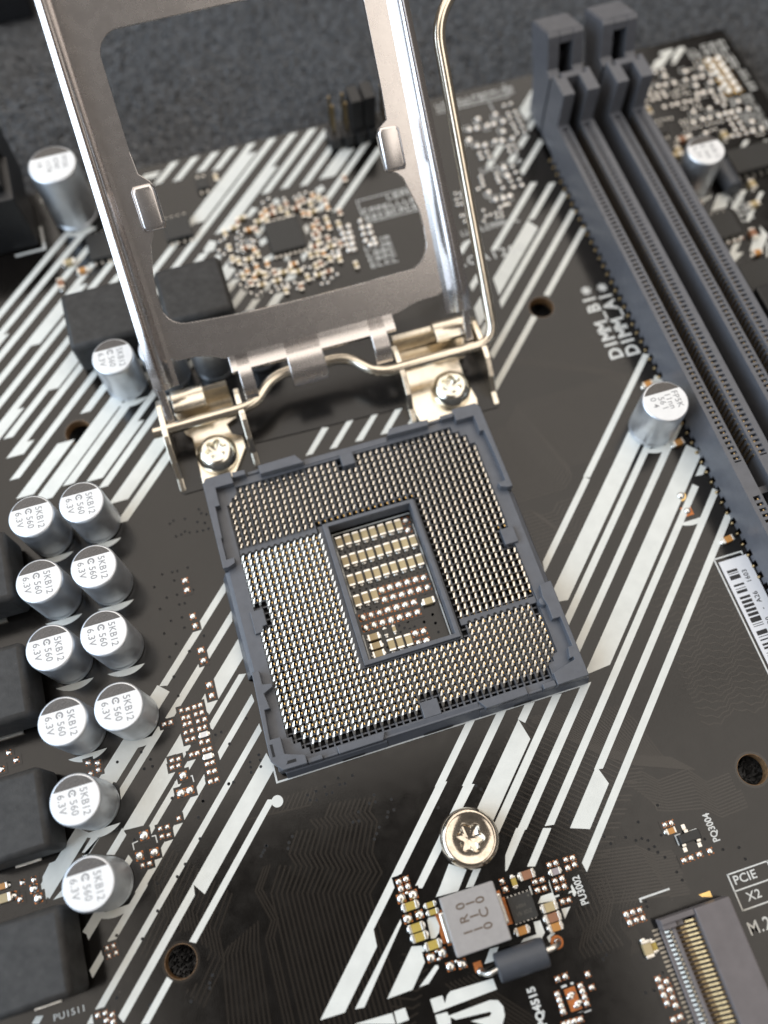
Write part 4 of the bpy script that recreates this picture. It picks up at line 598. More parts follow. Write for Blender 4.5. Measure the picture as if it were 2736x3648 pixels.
# spring contacts: upper and right field lean one way, left and lower field the other
def pin(dx, sy, tw):
    q = [(dx, 1.16*sy, 2.0, .14), (dx*.95, 1.02*sy, 2.66, .14), (dx*.62, .62*sy, 2.96, .13), (dx*.22, .18*sy, 3.13, .115), (.0, -.05*sy, 3.19, .095), (-.04, -.15*sy, 3.08, .07)]
    m = MB(); vs = []; t = .05
    for i, (x, y, z, wd) in enumerate(q):
        e = tw*wd if i < 4 else 0
        vs += [(x-wd,y,z+t-e), (x+wd,y,z+t+e), (x+wd,y+t*sy*.6,z-t+e), (x-wd,y+t*sy*.6,z-t-e)]
    n = len(q); f = []
    for i in range(n-1):
        for k in range(4): l = (k+1)%4; f.append((i*4+k, i*4+l, (i+1)*4+l, (i+1)*4+k))
    m.add(vs, f + [(3,2,1,0), tuple(range((n-1)*4, n*4))]); m.mi = [0]*16 + [1]*4 + [0, 1]
    return m
pinA, pinB = pin(.34, 1, -.05), pin(-.44, -1, .34)
# (fork of each contact's rear arm, low and dark between the ribs)
pts = []
for j in range(30):
    for k in range(40):
        x = -18.02+P_*k; y = 18.88-.9225*j
        if ((j <= 9 and k <= 11) or (j <= 8 and 12 <= k <= 27) or (k >= 28 and j <= 29)) and not (k == 39 and j > 28):
            if not ((k == 0 and j < 2) or (k == 1 and j < 1) or (k == 37 and j < 1) or (k == 38 and j < 2) or (k == 39 and j < 4) or (18 <= k <= 20 and j <= 1) or (k >= 38 and 18 <= j <= 21)): pts.append((x, y, 0))
        y = 9.30-.9225*j
        if (k <= 12 or (13 <= k <= 27 and j >= 22) or (k >= 28 and j >= 20)) and not (k == 28 and j < 22) and not (k == 39 and j < 22):
            if not ((k < 2 and 8 <= j <= 11) or (k == 0 and j > 26) or (k == 1 and j > 27) or (k == 2 and j > 28) or (19 <= k <= 21 and j >= 28) or (k == 39 and j > 27) or (k == 38 and j > 28)): pts.append((x, y, 1))
pts.sort(key=lambda q: q[1] - .25*q[0]*0)
pm_ = [pinA.mesh('contact_pin', [pin_m, pin_tip]), pinB.mesh('contact_pin', [pin_m, pin_tip])]
big = MB()
for i, (x, y, s) in enumerate(pts):
    jx, jy = random.uniform(-.02,.02), random.uniform(-.03,.03)
    if i < 300: obj('contact_pin', pm_[s], None, so, loc=(x+jx, y+jy, random.uniform(-.04,.04)))
    else:
        src = (pinA, pinB)[s]; o = len(big.v); z = random.uniform(-.04,.04)
        big.v += [(a+x+jx, b+y+jy, c+z) for a, b, c in src.v]; big.f += [tuple(v+o for v in f) for f in src.f]; big.mi += src.mi
obj('contact_pin_field', big, [pin_m, pin_tip], so, kind='stuff')
fk = MB()
for x, y, s in pts:
    d = -1 if s == 0 else 1
    fk.box(x+.2, x+.34, y+d*.05-.22, y+d*.05+.05, 1.3, 2.1)
obj('contact_root', fk, goldm, so, kind='stuff')
sl([(-5.3,-9.8),(-5.3,9.75),(6.25,9.75),(6.25,-9.8)], .16)
# ---------------------------------------------------------------- small two-ended chips
def chip_parts(root, L, W, H, body, cap=.19):
    m = MB(); m.box(-L/2+L*cap, L/2-L*cap, -W/2+.03, W/2-.03, .06, H); obj('body', m, body, root)
    for s in (-1, 1):
        m = MB(); a, b = sorted((s*L/2, s*(L/2-L*cap))); m.box(a, b, -W/2, W/2, .05, H+.02); obj('terminal', m, term, root, bevel=.06)
    for s in (-1, 1):
        m = MB(); m.dome(s*(L/2+.05), 0, .02, .2, W*.42, H*.3); obj('solder_fillet', m, solder, root, smooth=60)
PROTO = {}
def chip(key, x, y, rz, label, name='chip_capacitor', cat='chip capacitor', group=None):
    if key not in PROTO:
        L, W, H, body = KIND[key]
        t = thing(name, label, cat, (x,y,0), rz, group); chip_parts(t, L, W, H, body); PROTO[key] = t; return t
    t = dup(PROTO[key], (x,y,0), rz, label, None); t.name = name; t['category'] = cat
    if group: t['group'] = group
    elif 'group' in t: del t['group']
    return t
KIND = dict(win=(1.72,.93,.85,tan_c), wins=(1.0,.5,.5,tan_c), winr=(1.1,.55,.4,res_m), yel=(1.9,.98,.9,yel_c), yels=(1.3,.68,.6,yel_c), brn=(1.95,1.05,.9,brn_c), tn=(1.95,1.05,.9,tan_c), org=(1.7,.95,.8,org_c), gry=(1.3,.8,.5,gry_c), pq=(1.25,.75,.6,org_c), white=(1.15,.72,.4,captop))
ordn = ['first','second','third','fourth','fifth','sixth','seventh','eighth','ninth']
rown = ['top row','second row','third row','fourth row','bottom row']
for r, row in enumerate(WINROWS):
    for i, (x, y) in enumerate(row):
        chip('win', x, y, pi/2, 'tan chip capacitor, %s from left in the %s of the socket window' % (ordn[i], rown[r]), group='tan chip capacitors inside the socket window')
for (x, y), d in zip(WINFLAT, ('alone at the right', 'top of three at lower left', 'middle of three at lower left', 'lowest of three at lower left')):
    chip('win', x, y, 0, 'tan chip capacitor lying crosswise in the socket window, ' + d, group='tan chip capacitors inside the socket window')
chip('winr', *WINSMALL[0], pi/2, 'tiny black chip resistor inside the socket window, above the bottom row', 'chip_resistor', 'chip resistor')
chip('wins', *WINSMALL[1], pi/2, 'tiny narrow tan chip capacitor inside the socket window beside the tiny black one')
for i, (x, y) in enumerate(YCHIPS):
    chip('yel', x, y, 0, 'mustard chip capacitor left of the 1R0 inductor, ' + ('topmost of the large four', 'second of the large four from the top', 'third of the large four from the top', 'lowest of the large four')[i], group='yellow chip capacitors left of the 1R0 inductor')
for i, (x, y) in enumerate(YSMALL): chip('yels', x, y, 0, ('upper', 'lower')[i] + ' of two small mustard yellow chip capacitors touching the 1R0 inductor', group='small yellow chip capacitors')
for i, (x, y) in enumerate(BCHIPS):
    chip(('brn','tn','brn','org','org')[i], x, y, 0, ('reddish brown chip capacitor above the small black chip near PU3002', 'greyish tan chip capacitor, uppermost of three right of the small black chip', 'brown chip capacitor, middle of three right of the small black chip', 'orange tan chip capacitor, lowest of three right of the small black chip', 'orange chip capacitor just below the small black chip')[i])
chip('gry', *GCHIP, 0, 'small pale grey chip resistor between solder pads near the PU3002 print', 'chip_resistor', 'chip resistor')
chip('yels', *TSMALL, pi/2, 'tiny upright yellow chip capacitor above the small black chip')
chip('pq', *PCHIP, 0, 'small amber chip capacitor left of the three-legged transistor by PQ3004')
chip('tn', *M2CHIPS[0], pi/2, 'tan chip capacitor standing left of the long gold-pin connector')
chip('yels', *M2CHIPS[1], pi/2, 'small yellow chip capacitor squeezed between tan chip and gold-pin connector')
chip('tn', *ZCHIPS[0], 0, 'tan chip capacitor at the left edge between the two lower chokes'); chip('pq', *ZCHIPS[1], 0, 'small chip capacitor at the left edge, above the tan one between the lower chokes')
for i, (x, y) in enumerate(WCHIPS): chip('white', x, y, 0, ('upper', 'lower')[i] + ' small white chip among the solder pads left of the socket', 'chip_resistor', 'chip resistor')
for i, (x, y) in enumerate(EDGECHIPS): chip('org', x, y, .1, ('amber chip capacitor behind the FP5K capacitor by the memory slot', 'amber chip capacitor in front of the FP5K capacitor, by the memory slot', 'amber chip capacitor above the barcode label by the memory slot')[i])
ck = {'o': org_c, 't': tan_c, 'b': brn_c}; cw = {'o': 'orange', 't': 'tan', 'b': 'brown'}
tiny = {}
random.seed(5)
for k in range(110):     # the far cluster is packed round its chip
    a = random.uniform(0, 2*pi); r = random.uniform(4.6, 10.5); x, y = round((1.7+r*cos(a)*1.05)/.85)*.85, round((62.6+r*sin(a)*.95)/.8)*.8
    if -2.2 < x < 5.6 and 59.2 < y < 68 or y > 71 or x < -9: continue
    if all((x-q[1])**2+(y-q[2])**2 > .75 for q in TINY): TINY.append((random.choice('tttbbo'), x, y))
for i, (c_, x, y) in enumerate(TINY):
    if c_ not in tiny:
        m = MB(); m.cur = 0; m.box(-.32,.32,-.42,.42,.02,.55); m.cur = 1; m.box(-.34,.34,-.72,-.42,.01,.57); m.box(-.34,.34,.42,.72,.01,.57); tiny[c_] = m.mesh('chip_capacitor', [ck[c_], term])
    o = obj('chip_capacitor', tiny[c_], None, loc=(x,y,0)); o.rotation_euler = (0,0,random.choice((0,0,pi/2)))
    tag(o, 'tiny %s chip capacitor in the blurred cluster seen through the frame' % cw[c_], 'chip capacitor', 'tiny %s chip capacitors round the far chip' % cw[c_])
for i, (c_, x, y) in enumerate(TINY2):
    chip({'o':'org','t':'tn','b':'brn'}[c_], x, y, (0,pi/2)[i%2], ('orange chip capacitor at the upper edge of the big left choke','brown chip capacitor at the upper left corner of the big left choke','tan chip capacitor on the stripes above the big left choke','tan chip capacitor beside the far end of the right memory slot','brown chip capacitor just left of the far right can capacitor','tan chip capacitor left of the far right can capacitor, upper one','tan chip capacitor left of the far right can capacitor, lower one','tan chip capacitor right behind the far right can capacitor','brown chip capacitor below the far right can capacitor','tan chip capacitor on the white patches at the right edge','orange chip capacitor low at the right edge among white patches','brown chip capacitor at the right edge beside the row of pads','tan chip capacitor at the right edge by the round hole')[i])
# ---------------------------------------------------------------- hinge bracket, load plate, lever, screws
fs = MB(); fs.prism([(-24.6,22.8),(-24.2,22.4),(-13.6,22.4),(-13.2,27.5),(11.0,26.6),(12.4,22.6),(24.6,22.3),(25.0,22.8),(25.2,41),(24.6,41.8),(-24.4,41.8),(-24.9,41)], .03, .16)
tag(obj('insulator_sheet', fs, film_m, bevel=.04), 'shiny black insulating sheet under the hinge of the raised frame', 'plastic sheet')
br = thing('hinge_bracket', 'shiny pale gold hinge bracket screwed to the board above the socket', 'bracket')
for s, nm in ((-1,'left'),(1,'right')):
    f = MB()
    if s < 0: q = [(-21.2,22.6),(-21.0,30.6),(-21.8,31.5),(-22.8,35.6),(-13.9,35.9),(-13.9,32.2),(-15.6,31.4),(-15.2,29.6),(-13.8,28.8),(-13.8,26.9),(-15.9,23.6),(-16.6,22.6)]
    else: q = [(12.3,23.2),(12.0,26.2),(12.0,35.6),(23.6,35.4),(22.4,31.9),(21.4,31.6),(21.2,29.0),(21.8,24.2),(21.4,22.6),(13.2,22.6)]
    f.prism(q, .2, 1.0); obj('foot', f, bracket_m, br, bevel=.08)
    # back wall, its folded tab
    xa, xb = (-22.8,-13.9) if s < 0 else (12.0,23.8)
    f = MB(); f.prism([(35.6,.25),(36.4,.25),(37.1,3.6),(36.6,4.6),(35.9,4.2),(36.2,3.4)], xa, xb, ax='x'); obj('back_wall', f, bracket_m, br, bevel=.08)
    ta, tb = (-22.3,-17.5) if s < 0 else (18.4,23.2)
    f = MB(); f.prism([(37.0,4.0),(37.2,4.6),(36.6,5.15),(35.4,5.3),(34.2,5.1),(33.5,4.75),(33.5,4.2),(34.6,4.55),(36.0,4.6)], ta, tb, ax='x'); obj('folded_tab', f, bracket_m, br, smooth=50, bevel=.06)
    for x, inner in ((-24.25,0),(-12.85,1)) if s < 0 else ((24.6,0),(11.65,1)):
        f = MB()
        if not inner: q = [(22.8,.2),(24.6,1.0),(26.1,3.2),(28.3,5.0),(29.5,5.45),(34.8,5.5),(36.0,5.0),(36.3,3.6),(35.4,.3),(30,.25)]
        else: q = [(23.6,.2),(25.4,1.2),(26.6,3.6),(29.0,5.1),(30.0,5.4),(33.2,5.5),(34.5,5.1),(34.8,4.2),(34.2,.3),(30,.25)]
        f.prism(q, x-.42, x+.42, ax='x'); obj('ear', f, bracket_m, br, bevel=.1)
def screw(x, y, z, prof, rs, m, label, rot=0, flat=None):
    t = thing('torx_screw', label, 'screw', (x,y,z), rot, 'screws round the socket')
    n = 48; star = [((rs+.24*cos(6*2*pi*i/n))*cos(2*pi*i/n), (rs+.24*cos(6*2*pi*i/n))*sin(2*pi*i/n)) for i in range(n)]
    h = MB(); h.lathe(prof, n=n, cap1=False); top = len(h.v); r1, zt = prof[-1]
    # ring from the last profile circle into the star, then the recess
    st0 = [(a,b,zt+.02) for a,b in star]; st1 = [(a*.9,b*.9,zt-1.5) for a,b in star]; k = len(prof)
    o = len(h.v); h.v += st0 + st1
    for i in range(n):
        j = (i+1)%n; h.f.append((i*k+k-1, j*k+k-1, o+j, o+i)); h.f.append((o+i, o+j, o+n+j, o+n+i)); h.mi += [0,0]
    c = len(h.v); h.v.append((0,0,zt-1.75)); h.v[o+n:o+2*n] = [(q[0], q[1], zt-1.0) for q in st1]
    for i in range(n): h.f.append((o+n+i, o+n+(i+1)%n, c)); h.mi.append(0)
    obj('head', h, m, t, smooth=38); return t
pan = [(2.0,-2.4),(2.7,-.3),(2.98,.0),(3.0,.5),(2.86,1.15),(2.5,1.75),(2.1,2.05),(1.95,2.1)]
screw(-18.0,26.6,1.2,pan,1.42,screw_m,'shiny star-drive screw holding the left foot of the hinge bracket',.15); screw(18.35,26.6,1.2,pan,1.42,screw_m,'shiny star-drive screw holding the right foot of the hinge bracket',.4)
screw(-.05,-34.6,.1,[(3.35,.0),(3.62,.35),(3.66,1.3),(3.5,1.9),(3.2,2.2),(2.95,2.24),(2.8,2.16),(2.1,2.05)],1.62,screw_d,'worn star-drive screw standing alone on the stripes below the socket',-.3)
# frame: u along x, s along the sheet away from the hinge, n towards the viewer
A45 = radians(45)
def fp(u, s, n=0): return (u, 34+s*cos(A45)-n*sin(A45), 6+s*sin(A45)+n*cos(A45))
lp = thing('load_plate', 'raised steel retention frame tilted up and away behind the socket, with a big opening', 'metal frame', (0,34,6))
def lpo(name, mb, m, **k):
    mb.v = [(x, y-34, z-6) for x, y, z in mb.v]; return obj(name, mb, m, lp, **k)
def sheet(name, outer, holes, t0, t1, m, **k):
    g = MB(); g.prism(outer, t0, t1, holes); g.v = [fp(a, b, c) for a, b, c in g.v]; return lpo(name, g, m, **k)
def arc(cx, cy, r, a0, a1, n=7): return [(cx+r*cos(radians(a0+(a1-a0)*i/n)), cy+r*sin(radians(a0+(a1-a0)*i/n))) for i in range(n+1)]
win = [(-14.2,10.6),(-8,10.15),(1,10.0),(9,10.0),(14.5,10.15)] + arc(15.9,13.6,3.5,-80,-5) + [(19.5,15.5),(19.3,18.0),(17.9,22.6),(17.2,23.4)] + [(15.9,24.0),(15.55,25.2),(15.5,28.6),(15.9,29.5),(17.3,30.4)] + [(17.4,34),(17.4,44.6)] + arc(14.4,44.8,3.0,0,90) + [(0,47.8)] + arc(-14.1,44.8,3.0,90,180) + [(-17.2,34),(-17.0,31.0),(-15.8,29.8),(-15.4,28.9),(-15.4,25.2),(-15.7,24.2),(-17.3,23.6),(-18.2,22.0),(-19.2,18.0),(-19.5,15.5)] + arc(-16.4,13.9,3.1,185,262)
outer = [(-20.6,6.8),(-19.6,6.0),(-16.8,5.9),(-14.8,5.4),(-13.3,4.7),(-12.3,4.45),(12.1,4.45),(13.1,4.6),(13.9,4.8),(15.1,5.2),(16.5,5.5),(19.6,5.6),(20.6,6.0),(20.6,58),(18,61),(-18,61),(-20.6,58)]
sheet('plate', outer, [win], -.45, .45, nickel, bevel=.16)
# side rails: folded ridges
for s in (-1, 1):
    g = MB(); rings = []
    stn = [(2.6,23.9,.55),(4.4,23.8,.8),(6.4,23.75,1.0),(12,23.6,1),(30,23.1,1),(50,22.55,1),(60,22.3,1)]
    for sv, xo, hh in stn:
        base = xo-23.4; q = [(20.35,.46),(20.9,.75),(21.25,1.5),(21.5,2.2),(21.8,2.6),(22.1,2.72),(22.25,2.5),(22.4,2.98),(22.6,2.95),(23.45,2.35),(23.55,.6),(23.0,-.2),(21.6,-.6),(20.35,-.44)]
        rings.append([fp(s*(a+base*(a-20.3)/3.1), sv, b*hh if b > 0 else b) for a, b in q])
    if s < 0: rings = [r[::-1] for r in rings]
    g.sweep(rings, None); lpo('side_rail', g, nickel, smooth=32)
    g = MB(); q = [(-26.5,-.5)]; xo = 23.1*s
    g.prism([fp(0,8.5,.3)[1:],fp(0,2.6,.3)[1:],(32.6,4.2),(31.9,5.0),(33.6,6.9),fp(0,2.8,1.6)[1:],fp(0,8.5,2.0)[1:]], xo-.55, xo+.5, ax='x'); lpo('hinge_arm', g, nickel, bevel=.15)
    # raised bosses on the inner tabs
    g = MB(); cx = s*17.0 + (.1 if s > 0 else 0); q = [(cx-1.35,23.7),(cx+1.35,23.7),(cx+1.6,24.2),(cx+1.6,29.0),(cx+1.2,29.6),(cx-1.2,29.6),(cx-1.6,29.0),(cx-1.6,24.2)]
    vs = [fp(cx+(a-cx)*f, 26.65+(b-26.65)*e, hgt) for f, e, hgt in ((1,1,.44),(.94,.97,.8),(.84,.92,1.02),(.7,.84,1.08)) for a,b in q]
    n = 8; g.add(vs, [(k*n+i, k*n+(i+1)%n, (k+1)*n+(i+1)%n, (k+1)*n+i) for k in range(3) for i in range(n)] + [tuple(range(3*n,4*n))]); lpo('boss', g, nickel, smooth=60)
# tail: the sheet folds over and curls down round the crank of the lever
def curl(xa, xb, full=1):
    mid = [fp(0,5.0,0)[1:], fp(0,4.3,.08)[1:], (36.45,8.85), (35.7,8.6), (34.9,8.4), (34.0,8.15), (33.1,7.6), (32.45,6.7), (32.1,5.5)][:None if full else 5]
    out_, in_ = [], []
    for i, q in enumerate(mid):
        a = Vector(mid[max(0,i-1)]); b = Vector(mid[min(len(mid)-1,i+1)]); d = (b-a).normalized(); nrm = Vector((d.y,-d.x))
        out_.append(tuple(Vector(q)+nrm*.42)); in_.append(tuple(Vector(q)-nrm*.42))
    g = MB(); g.prism(out_+in_[::-1], xa, xb, ax='x'); return g
lpo('tail', curl(-12.6,12.3,0), nickel, smooth=50, bevel=.12)
lpo('tail_hook', curl(-4.4,.9), nickel, smooth=50, bevel=.1); lpo('tail_hook', curl(-11.7,-9.7), nickel, smooth=50, bevel=.1); lpo('tail_hook', curl(8.3,10.8), nickel, smooth=50, bevel=.1)
# lever: one bent wire
lv = thing('load_lever', 'bent steel wire lever standing up at the right side of the raised frame', 'lever', (26.5,31,5))
def smoothpath(pts, r=1.6, n=6):
    out = [Vector(pts[0])]
    for i in range(1, len(pts)-1):
        a, b, c = Vector(pts[i-1]), Vector(pts[i]), Vector(pts[i+1])
        d1 = (a-b); d2 = (c-b); k = min(r, d1.length*.48, d2.length*.48); p = b+d1.normalized()*k; q = b+d2.normalized()*k
        for j in range(n+1): t = j/n; out.append(p*(1-t)**2 + b*2*t*(1-t) + q*t*t)
    out.append(Vector(pts[-1])); return out
wp = smoothpath([(-25.9,31.05,4.6),(-10.6,31.05,4.8),(-7.0,34.9,5.3),(4.6,34.7,5.4),(7.9,30.6,4.9),(26.6,30.75,4.9),(27.0,63.8,33.4),(34.5,70.5,38.0)], 3.0)
g = MB(); g.tube(wp, .86, 16); g.v = [(x-26.5, y-31, z-5) for x, y, z in g.v]; obj('wire', g, wire_m, lv, smooth=60)
# ---------------------------------------------------------------- memory slots
ct = MB(); ct.box(-.17,.17,-.16,.16,-2.6,-.75); ct.add([(-.16,-.17,-.75),(.16,-.17,-.75),(.16,.17,-.75),(-.16,.17,-.75),(-.10,-.10,-.35),(.10,-.10,-.35),(.10,.10,-.35),(-.10,.10,-.35)], [(4,5,6,7),(0,1,5,4),(1,2,6,5),(2,3,7,6),(3,0,4,7)])
ct_mesh = ct.mesh('contact', gold_dull)
def slot(X, label):
    t = thing('memory_slot', label, 'memory slot', (X,0,0), 0, 'memory slots')
    Ya, Yb, Z = -68, 66.2, 7.0; pit = .85; n1 = 76
    h = MB(); h.box(0,6.4,Ya,Yb,1.0,1.9)             # bed
    for x in (0,): pass
    h.box(0,.62,Ya,Yb,1.9,Z); h.box(1.62,2.0,Ya,Yb,1.9,Z-.02); h.box(4.1,4.5,Ya,Yb,1.9,Z-.02); h.box(5.5,6.4,Ya,Yb,1.9,Z)
    ys = [65.0-pit*i for i in range(n1)] + [-5.2-pit*i for i in range(22)]
    h.box(.62,1.62,Ya,-24.4,1.9,Z-.01); h.box(4.5,5.5,Ya,-24.4,1.9,Z-.01); h.box(.62,1.62,-4.78,.83,1.9,Z-.01); h.box(4.5,5.5,-4.78,.83,1.9,Z-.01); h.box(.62,1.62,65.42,Yb,1.9,Z-.01); h.box(4.5,5.5,65.42,Yb,1.9,Z-.01)
    h.box(2.0,4.1,-4.2,-3.2,1.9,5.2)
    for y in ys:
        for a, b in ((.62,1.62),(4.5,5.5)): h.box(a, b, y-pit/2-.21, y-pit/2+.21, 1.9, Z-.01)
    obj('housing', h, dimm_m, t)
    lt = MB()
    for i in range(78): lt.box(-.02,.5,Yb-1.2-1.7*i-.42,Yb-1.2-1.7*i+.42,.05,1.0)
    obj('standoff', lt, dimm_m, t, kind='stuff')
    for i in range(98):
        for x in (1.34, 4.86): obj('contact', ct_mesh, None, t, loc=(x, ys[i], Z))
    ld = MB()
    for i in range(48):
        y = Yb-.5-1.7*i; ld.dome(-.2, y, .0, .30, .26, .42, 8)
    obj('solder_lead', ld, gold_dull, t, smooth=60, kind='stuff')
    ti = MB()
    for y in ys[:76]: ti.box(2.0,2.16,y-.12,y+.12,2.6,6.3); ti.box(3.94,4.1,y-.12,y+.12,2.6,6.3)
    obj('inner_contact', ti, gold_dull, t, kind='stuff')
    tw = MB(); tw.prism([(0,66.2),(2.05,66.2),(2.05,69.9),(4.2,69.9),(4.2,66.2),(6.4,66.2),(6.4,71.2),(5.6,71.2),(5.6,70.3),(4.9,70.3),(4.9,71.2),(1.4,71.2),(1.4,70.2),(.7,70.2),(.7,71.2),(0,71.2)], 1.0, 13.2)
    obj('end_tower', tw, dimm_m, t, bevel=.15)
    la = MB(); pr = [(72.0,.6),(72.0,11.6),(73.4,12.0),(74.9,16.9),(75.4,17.3),(81.4,15.2),(81.7,14.4),(79.0,9.6),(77.4,5),(77.2,.6)]
    la.prism(pr, .15, 2.15, ax='x'); la.prism(pr, 4.5, 6.3, ax='x')
    la.prism([(74.6,15.7),(74.9,16.88),(75.4,17.28),(81.35,15.2),(81.65,14.4),(80.3,12.0)], 2.15, 4.5, ax='x'); la.prism([(76.6,.7),(76.6,12),(80.2,12.05),(78.9,9.6),(77.3,5),(77.1,.7)], 2.15, 4.5, ax='x')
    obj('latch', la, dimm_m, t, bevel=.12)
    rd = MB()
    for i in range(8):
        f = (i+.6)/8; y = 75.5+5.7*f; z = 17.3-2.0*f; rd.box(.4,6.05,y-.2,y+.2,z-.3,z+.14)
    obj('grip_ridges', rd, dimm_m, t, bevel=.06)
    return t
slot(50.25, 'dark grey memory slot nearer the socket, running down the right side'); slot(59.65, 'dark grey memory slot farther from the socket, running to the right edge')
# ---------------------------------------------------------------- lower right corner
t = thing('power_inductor', 'light grey square inductor marked 1R0 below the lone screw', 'inductor', (-2.5,-43.3,0))
m = MB(); m.box(-3.38,3.38,-3.32,3.32,.3,2.9); obj('body', m, indu, t, bevel=.12)
for s in (-1,1):
    m = MB(); m.box(s*3.2-.0 if s > 0 else -3.95, 3.95 if s > 0 else -3.2, -1.75, 1.75, .03, 1.1); obj('terminal', m, term, t, bevel=.2)
    m = MB(); m.box(s*3.9-.5, s*3.9+.5, -2.0, 2.0, .002, .03); obj('land', m, copper, t)
for x, col in ((-1.2,'1R0'),(.05,'111'),(1.25,'0C0')):
    for k, ch in enumerate(col): text('marking', ch, 1.55, (x,-1.1+1.45*k,2.905), pi/2, indu_ink, t, 1.02, 1, .02)
t = thing('power_chip', 'small square black chip beside the 1R0 inductor', 'chip', (3.52,-43.9,0))
m = MB(); m.box(-1.5,1.5,-1.45,1.45,.06,.95); obj('package', m, chip_m, t, bevel=.05)
for i in range(6):
    for s in (-1,1):
        m = MB(); m.box(-1.3+i*.5-.12,-1.3+i*.5+.12,s*1.5-.14,s*1.5+.14,.03,.3); obj('lead', m, solder, t)
m = MB(); m.prism(circle(1.1,1.05,.13,12), .945, .96); obj('pin_mark', m, chip_ink, t)
text('marking', 'H0H', .62, (-.15,.2,.955), 0, chip_ink, t, 1); text('marking', 'VB 3DZ', .6, (0,-.6,.955), 0, chip_ink, t, 1)
sl([(5.25,-41.95),(5.25,-43.0)], .24)
t = thing('crystal_can', 'dark grey cylinder lying on its side with two bent wire leads', 'crystal', (1.3,-49.1,1.75))
m = MB(); m.lathe([(1.5,-3.05),(1.62,-2.95),(1.64,-2.7),(1.64,2.7),(1.62,2.95),(1.5,3.05)], n=48); m.v = [(z,x,y) for x,y,z in m.v]; obj('can', m, cyl_m, t, smooth=40)
m = MB(); m.tube(smoothpath([(2.9,.05,0),(4.4,.12,-.1),(4.95,.3,-1.0),(4.98,.35,-1.7)],.6), .33, 12); obj('lead', m, term, t, smooth=60)
m = MB(); m.tube(smoothpath([(-2.9,-.1,0),(-4.1,-.3,-.2),(-4.7,-.1,-1.0),(-4.75,.2,-1.7)],.6), .33, 12); obj('lead', m, term, t, smooth=60)
h = MB(); h.prism(circle(6.2,-48.75,.78,24), .002, .05); obj('copper_land', h, copper, board); h = MB(); h.dome(6.25,-48.75,.04,.5,.5,.35); obj('solder_blob', h, solder, board, smooth=60)
h = MB(); h.prism([(5.3,-48.5),(5.25,-47.9),(6.0,-47.55),(6.3,-47.65),(6.3,-47.85),(5.7,-48.0),(5.55,-48.5)], .002, .02); obj('silk_arc', h, silk, board)
h = MB(); h.prism([(-4.2,-49.0),(-3.2,-49.0),(-3.2,-47.9),(-4.2,-47.9)], .002, .03); obj('copper_land', h, copper, board); h = MB(); h.dome(-3.6,-49.0,.03,.5,.5,.5); obj('solder_blob', h, solder, board, smooth=60)
t = thing('transistor', 'tiny black three-legged transistor left of the PQ3004 print', 'transistor', (26.15,-42.5,0))
m = MB(); m.box(-1.4,1.4,-.58,.55,.12,1.05); obj('package', m, chip_m, t, bevel=.16)
for x, s in ((-.05,1),(-.95,-1),(1.0,-1)):
    m = MB(); m.prism([(s*.5,.5),(s*.85,.5),(s*1.0,.14),(s*1.55,.14),(s*1.55,.02),(s*.9,.02),(s*.72,.36),(s*.5,.36)], x-.26, x+.26, ax='x'); obj('leg', m, term, t, bevel=.03)
t = thing('card_connector', 'long connector with rows of gold contacts and a flat grey-brown cover at the lower right', 'connector', (17,-50,0))
m = MB(); m.box(5.7,10.3,-24,.1,.1,2.55); obj('cover', m, m2_m, t, bevel=.15)
m = MB(); m.box(1.4,5.68,-.55,.1,.1,2.3); m.box(1.4,3.2,-1.15,-.5,.1,2.1); m.box(3.3,4.2,-1.2,-.5,.1,1.6); m.box(1.35,5.68,-24,-1.15,.1,.55); m.box(2.55,3.0,-24,-1.2,.55,1.7)
obj('housing', m, m2_m, t, bevel=.1)
for i in range(42):
    y = -1.0-.5*i
    m = MB(); m.prism([(.3,.05),(1.2,.05),(1.55,.62),(2.1,1.05),(2.3,.95),(2.3,.8),(1.9,.7),(1.4,.0),(.3,.0)], -.115, .115, ax='x'); m.v = [(b, a, c) for a, b, c in [(q[0], q[1], q[2]) for q in m.v]]
    if i == 0: tl_ = m.mesh('solder_tail', tin_dull)
    obj('solder_tail', tl_, None, t, loc=(.25, y, 0))
    if i == 0:
        m = MB(); m.prism([(0,.6),(.45,.95),(1.0,1.15),(2.1,1.75),(2.5,1.7),(2.5,1.5),(2.1,1.5),(1.0,.9),(.5,.7),(.3,.5)], -.115, .115, ax='x'); m.v = [(b, a, c) for a, b, c in m.v]; gc_ = m.mesh('gold_contact', gold_dull)
        m = MB(); m.box(0,.35,-.15,.15,.5,1.5); uc_ = m.mesh('upper_contact', tin_dull)
    obj('gold_contact', gc_, None, t, loc=(3.25, y-.05, 0)); obj('upper_contact', uc_, None, t, loc=(2.2, y-.1, 0))
h = MB(); h.prism([(24.6,-48.95),(26.1,-48.95),(26.1,-49.7),(24.9,-49.3)], .002, .05); obj('solder_land', h, goldm, board)
h = MB(); h.box(17.4,20.2,-64.4,-63.2,.1,.9); tag(obj('white_component', h, captop, bevel=.2), 'small white part at the bottom edge beside the gold-pin connector', 'component')
